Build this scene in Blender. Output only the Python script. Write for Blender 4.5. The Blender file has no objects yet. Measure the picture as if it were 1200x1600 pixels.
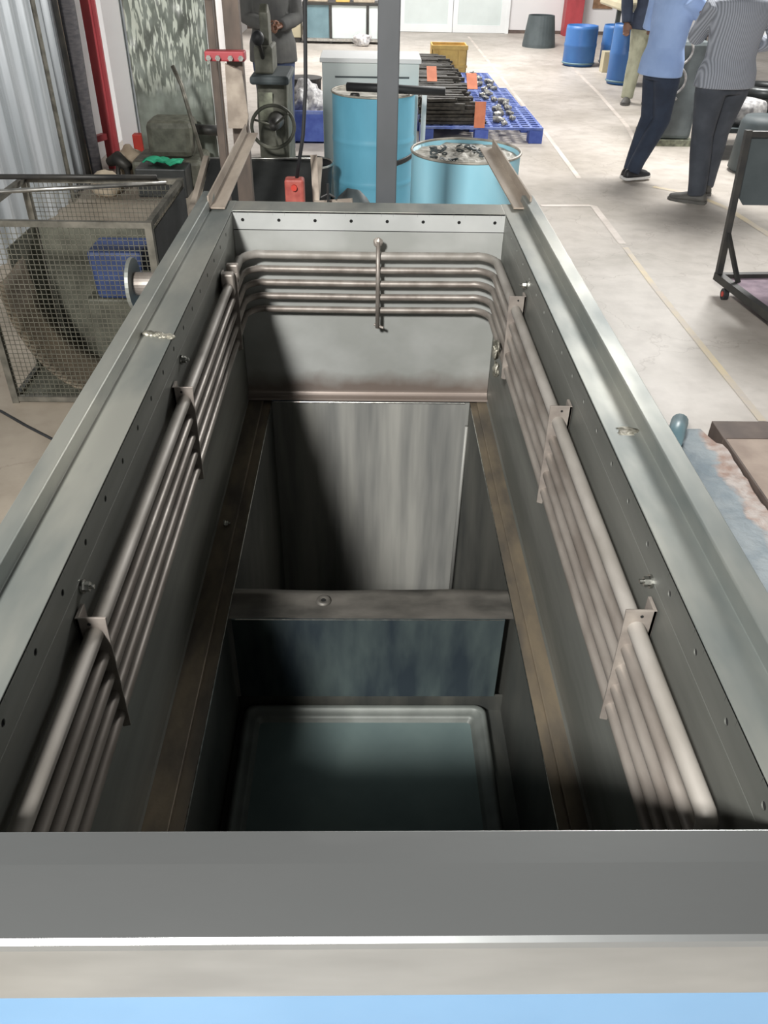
import bpy, bmesh, math, random
from mathutils import Vector, Matrix, noise
R = math.radians
PI = math.pi
random.seed(7)
scene = bpy.context.scene
COL = scene.collection

# ------------------------------------------------------------------ camera
FPX, PITCH, YAW, ROLL = 1257.8, 0.6344, 0.02697, 0.0212
F_ = Vector((math.sin(YAW)*math.cos(PITCH), math.cos(YAW)*math.cos(PITCH), -math.sin(PITCH)))
X_ = Vector((math.cos(YAW), -math.sin(YAW), 0)); U_ = X_.cross(F_)
X2 = math.cos(ROLL)*X_ + math.sin(ROLL)*U_; U2 = -math.sin(ROLL)*X_ + math.cos(ROLL)*U_
cam = bpy.data.cameras.new('camera'); cam.sensor_fit = 'HORIZONTAL'; cam.sensor_width = 36
cam.lens = 36*FPX/1200; cam.clip_start = 0.02; cam.clip_end = 200
camo = bpy.data.objects.new('camera', cam); COL.objects.link(camo)
m3 = Matrix((X2, U2, -F_)).transposed()
camo.matrix_world = Matrix.Translation((0, 0, 1.85)) @ m3.to_4x4()
scene.camera = camo

# ------------------------------------------------------------------ light
scene.view_settings.view_transform = 'Standard'
try: scene.view_settings.look = 'None'
except Exception: pass
scene.view_settings.gamma = 1
scene.view_settings.use_curve_mapping = False
scene.view_settings.exposure = 0.0
w = bpy.data.worlds.new('hall_daylight'); scene.world = w; w.use_nodes = True
wn = w.node_tree.nodes; wl = w.node_tree.links
bg = wn['Background']; bg.inputs['Strength'].default_value = 0.82
tc = wn.new('ShaderNodeTexCoord'); sep = wn.new('ShaderNodeSeparateXYZ'); rp = wn.new('ShaderNodeValToRGB')
wl.new(tc.outputs['Generated'], sep.inputs[0]); wl.new(sep.outputs['Z'], rp.inputs[0]); wl.new(rp.outputs[0], bg.inputs[0])
rp.color_ramp.elements[0].position = 0.0; rp.color_ramp.elements[0].color = (1.0, 0.99, 0.97, 1)
rp.color_ramp.elements[1].position = 0.62; rp.color_ramp.elements[1].color = (0.022, 0.022, 0.022, 1)
e_ = rp.color_ramp.elements.new(0.22); e_.color = (0.72, 0.72, 0.71, 1)
e_ = rp.color_ramp.elements.new(0.42); e_.color = (0.16, 0.16, 0.16, 1)

def area(name, loc, aim, sx, sy, power, col=(1, 1, 1)):
    l = bpy.data.lights.new(name, 'AREA'); l.shape = 'RECTANGLE'; l.size = sx; l.size_y = sy
    l.energy = power; l.color = col
    o = bpy.data.objects.new(name, l); COL.objects.link(o); o.location = loc
    o.rotation_euler = (Vector(aim)-Vector(loc)).to_track_quat('-Z', 'Y').to_euler()
    return o
area('bay_lamp', (-1.34, -1.95, 3.8), (0.1, 1.9, 0.6), 0.5, 0.5, 500, (1, 0.985, 0.95))
area('bay_lamp', (3.3, 8.8, 3.8), (1.6, 6.0, 0), 1.6, 1.2, 330, (1, 0.99, 0.96))
area('bay_lamp', (1.0, 14.0, 4.6), (1.0, 15.5, 0), 2.4, 2.0, 570, (1, 0.99, 0.97))

# ------------------------------------------------------------------ materials
def S(c):  # 0-255 display colour to linear
    return tuple(((v/255)/12.92 if v/255 <= 0.04045 else ((v/255+0.055)/1.055)**2.4) for v in c) + (1,)
def mat(name, c1, c2=None, rough=0.6, metal=0.0, scale=(6, 6, 6), rough2=None, bump=0.0, bscale=60, lo=0.35, hi=0.65, detail=4, coord='Object', spec=None, coat=0):
    m = bpy.data.materials.new(name); m.use_nodes = True
    n = m.node_tree.nodes; l = m.node_tree.links; b = n['Principled BSDF']
    b.inputs['Metallic'].default_value = metal; b.inputs['Roughness'].default_value = rough
    if spec is not None: b.inputs['Specular IOR Level'].default_value = spec
    if coat: b.inputs['Coat Weight'].default_value = coat
    c2 = c2 or tuple(max(0, v-14) for v in c1)
    t = n.new('ShaderNodeTexCoord'); mp = n.new('ShaderNodeMapping'); mp.inputs['Scale'].default_value = scale
    nz = n.new('ShaderNodeTexNoise'); nz.inputs['Scale'].default_value = 1; nz.inputs['Detail'].default_value = detail
    cr = n.new('ShaderNodeValToRGB')
    cr.color_ramp.elements[0].position = lo; cr.color_ramp.elements[0].color = S(c1)
    cr.color_ramp.elements[1].position = hi; cr.color_ramp.elements[1].color = S(c2)
    l.new(t.outputs[coord], mp.inputs[0]); l.new(mp.outputs[0], nz.inputs[0]); l.new(nz.outputs[0], cr.inputs[0])
    l.new(cr.outputs[0], b.inputs['Base Color'])
    if rough2 is not None:
        mr = n.new('ShaderNodeMapRange'); mr.inputs[1].default_value = 0.3; mr.inputs[2].default_value = 0.7
        mr.inputs[3].default_value = rough; mr.inputs[4].default_value = rough2
        l.new(nz.outputs[0], mr.inputs[0]); l.new(mr.outputs[0], b.inputs['Roughness'])
    if bump:
        nb = n.new('ShaderNodeTexNoise'); nb.inputs['Scale'].default_value = bscale; nb.inputs['Detail'].default_value = 3
        l.new(t.outputs[coord], nb.inputs[0]); bp_ = n.new('ShaderNodeBump'); bp_.inputs['Strength'].default_value = bump
        bp_.inputs['Distance'].default_value = 0.01
        l.new(nb.outputs[0], bp_.inputs['Height']); l.new(bp_.outputs[0], b.inputs['Normal'])
    m['_nz'] = 1
    return m
M = {}
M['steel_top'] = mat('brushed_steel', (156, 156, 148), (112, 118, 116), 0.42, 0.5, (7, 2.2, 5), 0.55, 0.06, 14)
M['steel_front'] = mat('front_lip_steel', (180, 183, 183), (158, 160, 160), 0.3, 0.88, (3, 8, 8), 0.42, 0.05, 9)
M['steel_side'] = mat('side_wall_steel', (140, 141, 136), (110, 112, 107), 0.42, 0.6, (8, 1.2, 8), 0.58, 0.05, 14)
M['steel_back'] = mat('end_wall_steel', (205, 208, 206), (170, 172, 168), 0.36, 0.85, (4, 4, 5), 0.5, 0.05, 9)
M['pipe'] = mat('coil_steel', (152, 145, 138), (120, 112, 105), 0.4, 0.38, (20, 6, 20), 0.5)
M['pipe_top'] = mat('lit_top_pipe', (160, 155, 149), (134, 129, 122), 0.5, 0.2, (16, 5, 16), 0.6)  # paler coil steel: light falling on the top pipe is in the colour
M['strip_bright'] = mat('bright_end_strip', (200, 202, 200), (180, 182, 180), 0.45, 0.3, (4, 4, 5), 0.5)
M['plate'] = mat('bracket_steel', (160, 152, 144), (132, 124, 118), 0.5, 0.4, (20, 20, 20))
M['ledge'] = mat('stained_ledge', (128, 116, 98), (92, 86, 78), 0.55, 0.5, (14, 5, 14), 0.7, 0.1, 30)
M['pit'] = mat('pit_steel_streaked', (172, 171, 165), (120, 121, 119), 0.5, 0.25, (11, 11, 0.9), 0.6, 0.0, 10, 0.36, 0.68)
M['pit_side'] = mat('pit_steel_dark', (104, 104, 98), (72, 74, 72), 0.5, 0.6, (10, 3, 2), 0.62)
M['beam'] = mat('beam_steel', (122, 118, 112), (84, 82, 78), 0.5, 0.6, (7, 14, 9), 0.6, 0.2, 8)
M['beam_face'] = mat('beam_face_steel', (92, 104, 104), (54, 64, 72), 0.4, 0.55, (12, 4, 3), 0.5)
M['sump'] = mat('sump_painted', (112, 128, 126), (98, 114, 114), 0.5, 0.1, (5, 5, 5))
M['sump_rim'] = mat('sump_rim', (112, 116, 112), (92, 96, 92), 0.5, 0.2, (9, 9, 9))
M['blue_body'] = mat('pale_blue_paint', (104, 142, 176), (96, 134, 168), 0.45, 0, (3, 3, 3))
M['hole'] = mat('dark_gap', (12, 12, 12), (8, 8, 8), 0.9, 0, (5, 5, 5))
M['bar'] = mat('dull_angle_steel', (176, 164, 150), (142, 130, 118), 0.65, 0.1, (14, 3, 14), 0.7, 0.1, 40)
M['weld'] = mat('weld_bead', (196, 192, 178), (110, 108, 98), 0.4, 0.7, (40, 40, 40), 0.6, 0.6, 90)
M['bolt'] = mat('zinc_bolt', (205, 205, 200), (160, 160, 155), 0.25, 1, (60, 60, 60))
M['post'] = mat('dark_grey_post', (88, 90, 93), (74, 76, 78), 0.5, 0.1, (4, 4, 2), 0.6)
M['drum'] = mat('sky_blue_paint', (112, 184, 210), (98, 168, 194), 0.4, 0, (4, 4, 2), 0.5)
M['drum_pale'] = mat('light_blue_paint', (166, 218, 234), (150, 208, 226), 0.4, 0, (4, 4, 2), 0.5)
M['lid'] = mat('scuffed_lid', (192, 186, 174), (140, 134, 124), 0.45, 0.3, (14, 14, 14), 0.55)
M['scrap'] = mat('offcut_scrap', (206, 202, 192), (162, 158, 148), 0.6, 0.1, (30, 30, 30), 0.6, 0.4, 50)
M['black'] = mat('black_rubber', (30, 31, 33), (42, 43, 45), 0.55, 0, (9, 9, 9))
M['black_metal'] = mat('black_metal', (48, 48, 48), (66, 64, 60), 0.5, 0.3, (9, 9, 9))
M['white_paint'] = mat('white_enamel', (232, 234, 234), (224, 226, 226), 0.35, 0, (2, 2, 2))
M['cab_grey'] = mat('grey_enamel', (212, 220, 218), (202, 210, 208), 0.4, 0, (2, 2, 2))
M['blue_plastic'] = mat('blue_plastic', (62, 84, 168), (84, 108, 186), 0.5, 0, (12, 12, 12), 0.6)
M['pallet'] = mat('dusty_blue_plastic', (74, 96, 170), (128, 144, 196), 0.55, 0, (9, 9, 9), 0.7)
M['parts'] = mat('forged_parts', (78, 74, 68), (52, 50, 47), 0.5, 0.5, (22, 22, 22), 0.6, 0.3, 60)
M['parts_light'] = mat('bright_part', (170, 168, 162), (110, 108, 104), 0.4, 0.7, (22, 22, 22), 0.55)
M['orange'] = mat('orange_tag', (206, 128, 96), (190, 112, 82), 0.7, 0, (12, 12, 12))
M['crate'] = mat('yellow_crate', (222, 188, 108), (198, 162, 92), 0.6, 0, (7, 7, 7))
M['drum_dark'] = mat('blue_hdpe', (52, 98, 158), (64, 112, 170), 0.4, 0, (4, 4, 3), 0.5)
M['bin_grey'] = mat('slate_bin', (78, 86, 88), (66, 74, 76), 0.6, 0, (5, 5, 5))
M['red'] = mat('oxide_red', (178, 70, 76), (158, 60, 66), 0.5, 0, (6, 6, 3))
M['red_bright'] = mat('signal_red', (196, 62, 46), (176, 50, 40), 0.5, 0, (8, 8, 8))
M['red_dull'] = mat('dusty_red', (176, 92, 80), (150, 66, 58), 0.6, 0, (30, 30, 30))
M['white_wall'] = mat('white_wall', (226, 224, 224), (216, 214, 214), 0.8, 0, (0.6, 0.6, 0.6))
M['corr'] = mat('corrugated_white', (190, 194, 198), (158, 164, 168), 0.42, 0.15, (6, 6, 0.8), 0.55)
M['cream'] = mat('cream_panel', (190, 180, 152), (172, 164, 138), 0.6, 0, (3, 3, 3))
M['teal'] = mat('teal_panel', (112, 140, 148), (92, 118, 126), 0.4, 0, (3, 3, 3))
M['machine'] = mat('machine_green_grey', (104, 104, 92), (78, 78, 68), 0.5, 0.1, (14, 14, 14), 0.65)
M['machine_pale'] = mat('machine_worn_paint', (156, 160, 138), (104, 104, 92), 0.5, 0, (20, 20, 20), 0.6)
M['rust'] = mat('brown_channel', (112, 98, 88), (84, 76, 70), 0.6, 0.3, (12, 12, 4), 0.7)
M['bin_steel'] = mat('dark_tray_steel', (82, 84, 84), (64, 66, 66), 0.35, 0.7, (5, 5, 5), 0.5)
M['bright_edge'] = mat('worn_edge', (200, 198, 192), (160, 158, 152), 0.35, 0.9, (20, 20, 20))
M['cage'] = mat('cage_bar', (132, 128, 118), (92, 90, 82), 0.45, 0.6, (14, 14, 14), 0.6)
M['wire'] = mat('galvanised_wire', (122, 120, 108), (98, 96, 86), 0.5, 0.5, (9, 9, 9))
M['tan'] = mat('oiled_board', (120, 108, 90), (98, 88, 74), 0.6, 0, (6, 6, 6), 0.7)
M['tub_blue'] = mat('dirty_blue_tub', (60, 78, 124), (48, 62, 100), 0.55, 0, (8, 8, 8))
M['sack'] = mat('beige_sack', (196, 182, 160), (166, 150, 130), 0.85, 0, (8, 8, 8), None, 0.3, 20)
M['green'] = mat('green_cloth', (46, 170, 128), (30, 140, 104), 0.8, 0, (12, 12, 12))
M['dust_hose'] = mat('grey_hose', (70, 68, 72), (92, 88, 90), 0.7, 0, (20, 20, 60))
M['skin'] = mat('skin', (112, 78, 60), (100, 68, 52), 0.55, 0, (8, 8, 8))
M['hair'] = mat('hair', (22, 18, 16), (32, 26, 22), 0.6, 0, (30, 30, 30))
M['shirt_blue'] = mat('pale_blue_cotton', (158, 182, 224), (144, 168, 212), 0.85, 0, (6, 6, 6), None, 0.2, 12)
M['trouser_navy'] = mat('navy_cotton', (48, 58, 76), (38, 46, 62), 0.85, 0, (8, 8, 8), None, 0.2, 12)
M['trouser_grey'] = mat('charcoal_cotton', (72, 76, 84), (58, 62, 70), 0.85, 0, (8, 8, 8), None, 0.2, 12)
M['khaki'] = mat('khaki_cotton', (172, 172, 150), (146, 146, 126), 0.85, 0, (14, 14, 8), None, 0.2, 12)
M['dark_cloth'] = mat('dark_blue_cotton', (58, 66, 84), (46, 54, 70), 0.85, 0, (8, 8, 8), None, 0.2, 12)
M['grey_cloth'] = mat('dark_grey_cotton', (84, 84, 82), (70, 70, 70), 0.85, 0, (8, 8, 8), None, 0.2, 12)
M['jeans'] = mat('denim', (62, 74, 104), (50, 60, 86), 0.85, 0, (10, 10, 10))
M['shoe'] = mat('black_shoe', (26, 26, 30), (36, 36, 40), 0.5, 0, (9, 9, 9))
M['shoe_grey'] = mat('grey_shoe', (92, 90, 86), (74, 72, 70), 0.6, 0, (9, 9, 9))
M['sole'] = mat('white_sole', (222, 220, 218), (206, 204, 202), 0.6, 0, (9, 9, 9))
M['eye'] = mat('eye_white', (225, 222, 215), (215, 212, 205), 0.3, 0, (9, 9, 9))
M['picture'] = mat('brown_notice', (150, 118, 90), (112, 84, 60), 0.7, 0, (14, 14, 14))
M['bag'] = mat('crumpled_film', (222, 220, 218), (150, 148, 150), 0.35, 0, (22, 22, 22), 0.5, 0.6, 30)
M['plate_mauve'] = mat('mauve_tray', (168, 148, 160), (140, 124, 136), 0.7, 0.0, (12, 12, 12), 0.8, spec=0.2)
M['curb'] = mat('broken_concrete', (176, 180, 182), (150, 160, 166), 0.85, 0, (9, 9, 9), None, 0.8, 26)
def curb_mat():
    m = mat('broken_concrete_two_tone', (168, 176, 180), (138, 150, 158), 0.9, 0, (9, 9, 9), None, 0.9, 30)
    n = m.node_tree.nodes; l = m.node_tree.links; b = n['Principled BSDF']; src = b.inputs['Base Color'].links[0].from_socket
    t = n.new('ShaderNodeTexCoord'); sp = n.new('ShaderNodeSeparateXYZ'); l.new(t.outputs['Object'], sp.inputs[0])
    nz = n.new('ShaderNodeTexNoise'); nz.inputs['Scale'].default_value = 9; nz.inputs['Detail'].default_value = 6; l.new(t.outputs['Object'], nz.inputs[0])
    ad = n.new('ShaderNodeMath'); ad.operation = 'MULTIPLY_ADD'; ad.inputs[1].default_value = 0.16; l.new(nz.outputs[0], ad.inputs[0]); l.new(sp.outputs['X'], ad.inputs[2])
    mr = n.new('ShaderNodeMapRange'); mr.inputs[1].default_value = 1.505; mr.inputs[2].default_value = 1.53; l.new(ad.outputs[0], mr.inputs[0])
    n2 = n.new('ShaderNodeTexNoise'); n2.inputs['Scale'].default_value = 14; n2.inputs['Detail'].default_value = 5; l.new(t.outputs['Object'], n2.inputs[0])
    cr = n.new('ShaderNodeValToRGB'); cr.color_ramp.elements[0].position = 0.4; cr.color_ramp.elements[1].position = 0.62
    cr.color_ramp.elements[0].color = S((204, 194, 188)); cr.color_ramp.elements[1].color = S((172, 146, 134)); l.new(n2.outputs[0], cr.inputs[0])
    mx = n.new('ShaderNodeMix'); mx.data_type = 'RGBA'; l.new(mr.outputs[0], mx.inputs[0]); l.new(src, mx.inputs[6]); l.new(cr.outputs[0], mx.inputs[7])
    l.new(mx.outputs[2], b.inputs['Base Color']); return m
M['curb2'] = curb_mat()
M['curb_pink'] = mat('broken_render', (202, 188, 180), (170, 150, 140), 0.9, 0, (9, 9, 9), None, 0.8, 30)
M['cover'] = mat('rusty_cover_plate', (190, 172, 158), (160, 142, 130), 0.75, 0, (5, 5, 5), None, 0.2, 40)
M['grey_mach'] = mat('blue_grey_enamel', (112, 120, 122), (88, 94, 96), 0.5, 0, (5, 5, 5))
M['cover_edge'] = mat('cover_plate_edge', (112, 98, 90), (92, 80, 74), 0.7, 0.1, (8, 8, 8))

# striped shirt
m = bpy.data.materials.new('grey_striped_cotton'); m.use_nodes = True
n = m.node_tree.nodes; l = m.node_tree.links; b = n['Principled BSDF']; b.inputs['Roughness'].default_value = 0.85
t = n.new('ShaderNodeTexCoord'); wv = n.new('ShaderNodeTexWave'); wv.bands_direction = 'X'; wv.inputs['Scale'].default_value = 24
wv.inputs['Distortion'].default_value = 0.6; wv.inputs['Detail'].default_value = 1
cr = n.new('ShaderNodeValToRGB'); cr.color_ramp.elements[0].color = S((118, 122, 130)); cr.color_ramp.elements[1].color = S((158, 162, 172))
l.new(t.outputs['Object'], wv.inputs[0]); l.new(wv.outputs[0], cr.inputs[0]); l.new(cr.outputs[0], b.inputs['Base Color'])
M['shirt_stripe'] = m

# concrete floor with faded lines (paint on the floor)
def floor_mat():
    m = bpy.data.materials.new('concrete_floor'); m.use_nodes = True
    n = m.node_tree.nodes; l = m.node_tree.links; b = n['Principled BSDF']
    t = n.new('ShaderNodeTexCoord')
    n1 = n.new('ShaderNodeTexNoise'); n1.inputs['Scale'].default_value = 0.9; n1.inputs['Detail'].default_value = 7; n1.inputs['Roughness'].default_value = 0.62
    n2 = n.new('ShaderNodeTexNoise'); n2.inputs['Scale'].default_value = 7; n2.inputs['Detail'].default_value = 6
    l.new(t.outputs['Object'], n1.inputs[0]); l.new(t.outputs['Object'], n2.inputs[0])
    c1 = n.new('ShaderNodeValToRGB'); c1.color_ramp.elements[0].position = 0.36; c1.color_ramp.elements[1].position = 0.66
    c1.color_ramp.elements[0].color = S((168, 160, 150)); c1.color_ramp.elements[1].color = S((202, 194, 186))
    l.new(n1.outputs[0], c1.inputs[0])
    mx = n.new('ShaderNodeMix'); mx.data_type = 'RGBA'; mx.blend_type = 'MULTIPLY'; mx.inputs[0].default_value = 0.28
    c2 = n.new('ShaderNodeValToRGB'); c2.color_ramp.elements[0].position = 0.33; c2.color_ramp.elements[1].position = 0.55
    c2.color_ramp.elements[0].color = (0.55, 0.52, 0.5, 1); c2.color_ramp.elements[1].color = (1, 1, 1, 1)
    l.new(n2.outputs[0], c2.inputs[0]); l.new(c1.outputs[0], mx.inputs[6]); l.new(c2.outputs[0], mx.inputs[7])
    # fine cracks
    vo = n.new('ShaderNodeTexVoronoi'); vo.feature = 'DISTANCE_TO_EDGE'; vo.inputs['Scale'].default_value = 1.3
    ad = n.new('ShaderNodeVectorMath'); ad.operation = 'MULTIPLY_ADD'; ad.inputs[1].default_value = (0.25, 0.25, 0.25)
    l.new(n2.outputs['Color'], ad.inputs[0]); l.new(t.outputs['Object'], ad.inputs[2]); l.new(ad.outputs[0], vo.inputs[0])
    cc = n.new('ShaderNodeValToRGB'); cc.color_ramp.elements[0].position = 0.0; cc.color_ramp.elements[1].position = 0.006
    cc.color_ramp.elements[0].color = (0.72, 0.69, 0.67, 1); cc.color_ramp.elements[1].color = (1, 1, 1, 1)
    l.new(vo.outputs['Distance'], cc.inputs[0])
    m2 = n.new('ShaderNodeMix'); m2.data_type = 'RGBA'; m2.blend_type = 'MULTIPLY'; m2.inputs[0].default_value = 0.8
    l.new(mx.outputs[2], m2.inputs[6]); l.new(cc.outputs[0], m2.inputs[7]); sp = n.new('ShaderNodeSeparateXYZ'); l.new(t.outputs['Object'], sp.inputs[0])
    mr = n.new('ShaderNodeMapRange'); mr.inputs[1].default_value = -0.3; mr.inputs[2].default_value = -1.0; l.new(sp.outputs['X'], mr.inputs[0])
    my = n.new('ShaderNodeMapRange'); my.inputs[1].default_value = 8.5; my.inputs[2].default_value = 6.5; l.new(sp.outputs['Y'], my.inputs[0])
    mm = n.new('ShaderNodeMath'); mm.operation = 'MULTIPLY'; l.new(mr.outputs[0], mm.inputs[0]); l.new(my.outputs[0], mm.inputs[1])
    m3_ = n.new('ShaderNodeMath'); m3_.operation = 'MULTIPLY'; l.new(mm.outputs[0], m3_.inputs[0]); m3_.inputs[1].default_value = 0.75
    m4 = n.new('ShaderNodeMix'); m4.data_type = 'RGBA'; m4.blend_type = 'MULTIPLY'; l.new(m3_.outputs[0], m4.inputs[0]); l.new(m2.outputs[2], m4.inputs[6]); m4.inputs[7].default_value = (0.52, 0.47, 0.38, 1)  # browner, darker left floor: shade there put into the colour, plus oily dirt
    l.new(m4.outputs[2], b.inputs['Base Color'])
    b.inputs['Roughness'].default_value = 0.5; b.inputs['Specular IOR Level'].default_value = 0.4
    return m
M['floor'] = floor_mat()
def line_mat(name, c):
    m = bpy.data.materials.new(name); m.use_nodes = True
    n = m.node_tree.nodes; l = m.node_tree.links; b = n['Principled BSDF']
    t = n.new('ShaderNodeTexCoord'); n1 = n.new('ShaderNodeTexNoise'); n1.inputs['Scale'].default_value = 2.2; n1.inputs['Detail'].default_value = 8; n1.inputs['Roughness'].default_value = 0.7
    c1 = n.new('ShaderNodeValToRGB'); c1.color_ramp.elements[0].position = 0.34; c1.color_ramp.elements[1].position = 0.6
    c1.color_ramp.elements[0].color = S(c); c1.color_ramp.elements[1].color = S((188, 178, 168))
    l.new(t.outputs['Object'], n1.inputs[0]); l.new(n1.outputs[0], c1.inputs[0]); l.new(c1.outputs[0], b.inputs['Base Color'])
    b.inputs['Roughness'].default_value = 0.6
    return m
M['line_yellow'] = line_mat('worn_yellow_paint', (212, 194, 154))
M['line_white'] = line_mat('worn_white_paint', (218, 208, 200))

# curtain sheet with tube reflections painted in as white streaks
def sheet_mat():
    m = bpy.data.materials.new('painted_glare_sheet'); m.use_nodes = True
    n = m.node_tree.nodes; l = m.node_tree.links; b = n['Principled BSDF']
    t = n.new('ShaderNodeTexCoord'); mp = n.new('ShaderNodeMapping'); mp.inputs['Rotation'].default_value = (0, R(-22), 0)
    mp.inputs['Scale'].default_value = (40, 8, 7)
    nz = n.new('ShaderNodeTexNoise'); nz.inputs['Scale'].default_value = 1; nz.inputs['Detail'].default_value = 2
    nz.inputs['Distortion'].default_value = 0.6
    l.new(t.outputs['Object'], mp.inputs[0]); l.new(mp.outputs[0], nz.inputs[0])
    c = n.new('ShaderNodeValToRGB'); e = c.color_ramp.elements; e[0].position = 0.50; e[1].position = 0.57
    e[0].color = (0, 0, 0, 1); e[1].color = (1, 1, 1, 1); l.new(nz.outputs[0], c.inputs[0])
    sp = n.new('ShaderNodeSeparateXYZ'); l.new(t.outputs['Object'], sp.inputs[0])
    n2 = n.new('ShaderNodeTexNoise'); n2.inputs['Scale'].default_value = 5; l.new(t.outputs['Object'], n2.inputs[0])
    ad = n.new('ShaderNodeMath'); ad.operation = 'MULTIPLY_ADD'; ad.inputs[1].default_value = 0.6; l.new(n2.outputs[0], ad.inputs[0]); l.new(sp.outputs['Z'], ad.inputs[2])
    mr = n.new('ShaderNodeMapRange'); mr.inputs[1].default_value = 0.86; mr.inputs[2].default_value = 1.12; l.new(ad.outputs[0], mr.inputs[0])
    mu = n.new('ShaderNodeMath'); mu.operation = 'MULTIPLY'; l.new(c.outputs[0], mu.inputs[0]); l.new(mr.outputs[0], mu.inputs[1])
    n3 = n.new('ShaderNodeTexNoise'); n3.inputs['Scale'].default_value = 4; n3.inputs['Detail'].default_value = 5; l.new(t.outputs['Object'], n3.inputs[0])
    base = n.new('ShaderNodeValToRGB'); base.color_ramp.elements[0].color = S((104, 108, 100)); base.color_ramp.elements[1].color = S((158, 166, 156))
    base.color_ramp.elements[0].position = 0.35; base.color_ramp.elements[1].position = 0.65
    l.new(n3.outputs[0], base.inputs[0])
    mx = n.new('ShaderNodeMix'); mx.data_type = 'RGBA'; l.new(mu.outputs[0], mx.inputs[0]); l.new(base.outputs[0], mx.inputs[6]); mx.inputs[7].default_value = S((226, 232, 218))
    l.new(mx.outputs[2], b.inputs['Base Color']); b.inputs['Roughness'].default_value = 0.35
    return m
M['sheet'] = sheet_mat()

# end wall: bright steel with brown waterline stain near its foot
def backwall_mat():
    m = mat('stained_end_wall', (196, 198, 195), (170, 172, 168), 0.42, 0.45, (4, 4, 5), 0.5, 0.05, 9)
    n = m.node_tree.nodes; l = m.node_tree.links; b = n['Principled BSDF']
    src = b.inputs['Base Color'].links[0].from_socket
    t = n.new('ShaderNodeTexCoord'); sp = n.new('ShaderNodeSeparateXYZ'); l.new(t.outputs['Object'], sp.inputs[0])
    nz = n.new('ShaderNodeTexNoise'); nz.inputs['Scale'].default_value = 7; nz.inputs['Detail'].default_value = 5; l.new(t.outputs['Object'], nz.inputs[0])
    ad = n.new('ShaderNodeMath'); ad.operation = 'MULTIPLY_ADD'; ad.inputs[1].default_value = -0.12; l.new(nz.outputs[0], ad.inputs[0]); l.new(sp.outputs['Z'], ad.inputs[2])
    mr = n.new('ShaderNodeMapRange'); mr.inputs[1].default_value = 0.40; mr.inputs[2].default_value = 0.33; mr.inputs[3].default_value = 0; mr.inputs[4].default_value = 0.75
    l.new(ad.outputs[0], mr.inputs[0])
    mx = n.new('ShaderNodeMix'); mx.data_type = 'RGBA'; l.new(mr.outputs[0], mx.inputs[0]); l.new(src, mx.inputs[6]); mx.inputs[7].default_value = S((110, 88, 76))
    l.new(mx.outputs[2], b.inputs['Base Color'])
    return m
M['steel_back'] = backwall_mat()

# ------------------------------------------------------------------ helpers
def root_loc(p):
    while p is not None and p.parent is not None: p = p.parent
    return Vector(p.location) if p is not None else Vector((0, 0, 0))
def tag(o, label=None, cat=None, group=None, kind=None):
    if label: o['label'] = label
    if cat: o['category'] = cat
    if group: o['group'] = group
    if kind: o['kind'] = kind
    return o
def thing(name, label, cat, loc=(0, 0, 0), rz=0, group=None):
    o = bpy.data.objects.new(name, None); o.empty_display_size = 0.05; COL.objects.link(o)
    o.location = loc; o.rotation_euler = (0, 0, rz)
    return tag(o, label, cat, group)
def obj(name, bm, m, parent=None, smooth=False, bevel=0, local=False, label=None, recalc=True):
    if recalc: bmesh.ops.recalc_face_normals(bm, faces=bm.faces[:])
    if parent is not None and not local:
        bmesh.ops.translate(bm, verts=bm.verts[:], vec=-root_loc(parent))
    me = bpy.data.meshes.new(name); bm.to_mesh(me); bm.free()
    o = bpy.data.objects.new(name, me); COL.objects.link(o)
    if m is not None: me.materials.append(m)
    if parent is not None: o.parent = parent
    if smooth:
        for p in me.polygons: p.use_smooth = True
    if bevel:
        md = o.modifiers.new('bevel', 'BEVEL'); md.width = bevel; md.segments = 2; md.limit_method = 'ANGLE'; md.angle_limit = R(40)
    if label: o['label'] = label
    return o
def NB(): return bmesh.new()
def box(bm, x0, x1, y0, y1, z0, z1, rot=None, piv=None):
    vs = [bm.verts.new((x, y, z)) for x in (x0, x1) for y in (y0, y1) for z in (z0, z1)]
    for f in ((0, 1, 3, 2), (4, 6, 7, 5), (0, 4, 5, 1), (2, 3, 7, 6), (0, 2, 6, 4), (1, 5, 7, 3)):
        bm.faces.new([vs[i] for i in f])
    if rot is not None:
        bmesh.ops.rotate(bm, verts=vs, cent=piv or ((x0+x1)/2, (y0+y1)/2, (z0+z1)/2), matrix=rot)
    return vs
def BX(*a, **k):
    bm = NB(); box(bm, *a, **k); return bm
def frames(pts):
    """parallel frames along a poly line"""
    pts = [Vector(p) for p in pts]; out = []
    up = None
    for i, p in enumerate(pts):
        if i == 0: d = pts[1]-p
        elif i == len(pts)-1: d = p-pts[i-1]
        else: d = (pts[i+1]-p).normalized()+(p-pts[i-1]).normalized()
        d.normalize()
        if up is None:
            up = Vector((0, 0, 1)) if abs(d.z) < 0.9 else Vector((0, 1, 0))
        s = d.cross(up)
        if s.length < 1e-5: s = d.cross(Vector((1, 0, 0)))
        s.normalize(); up = s.cross(d).normalized()
        out.append((p, s, up, d))
    return out
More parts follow.
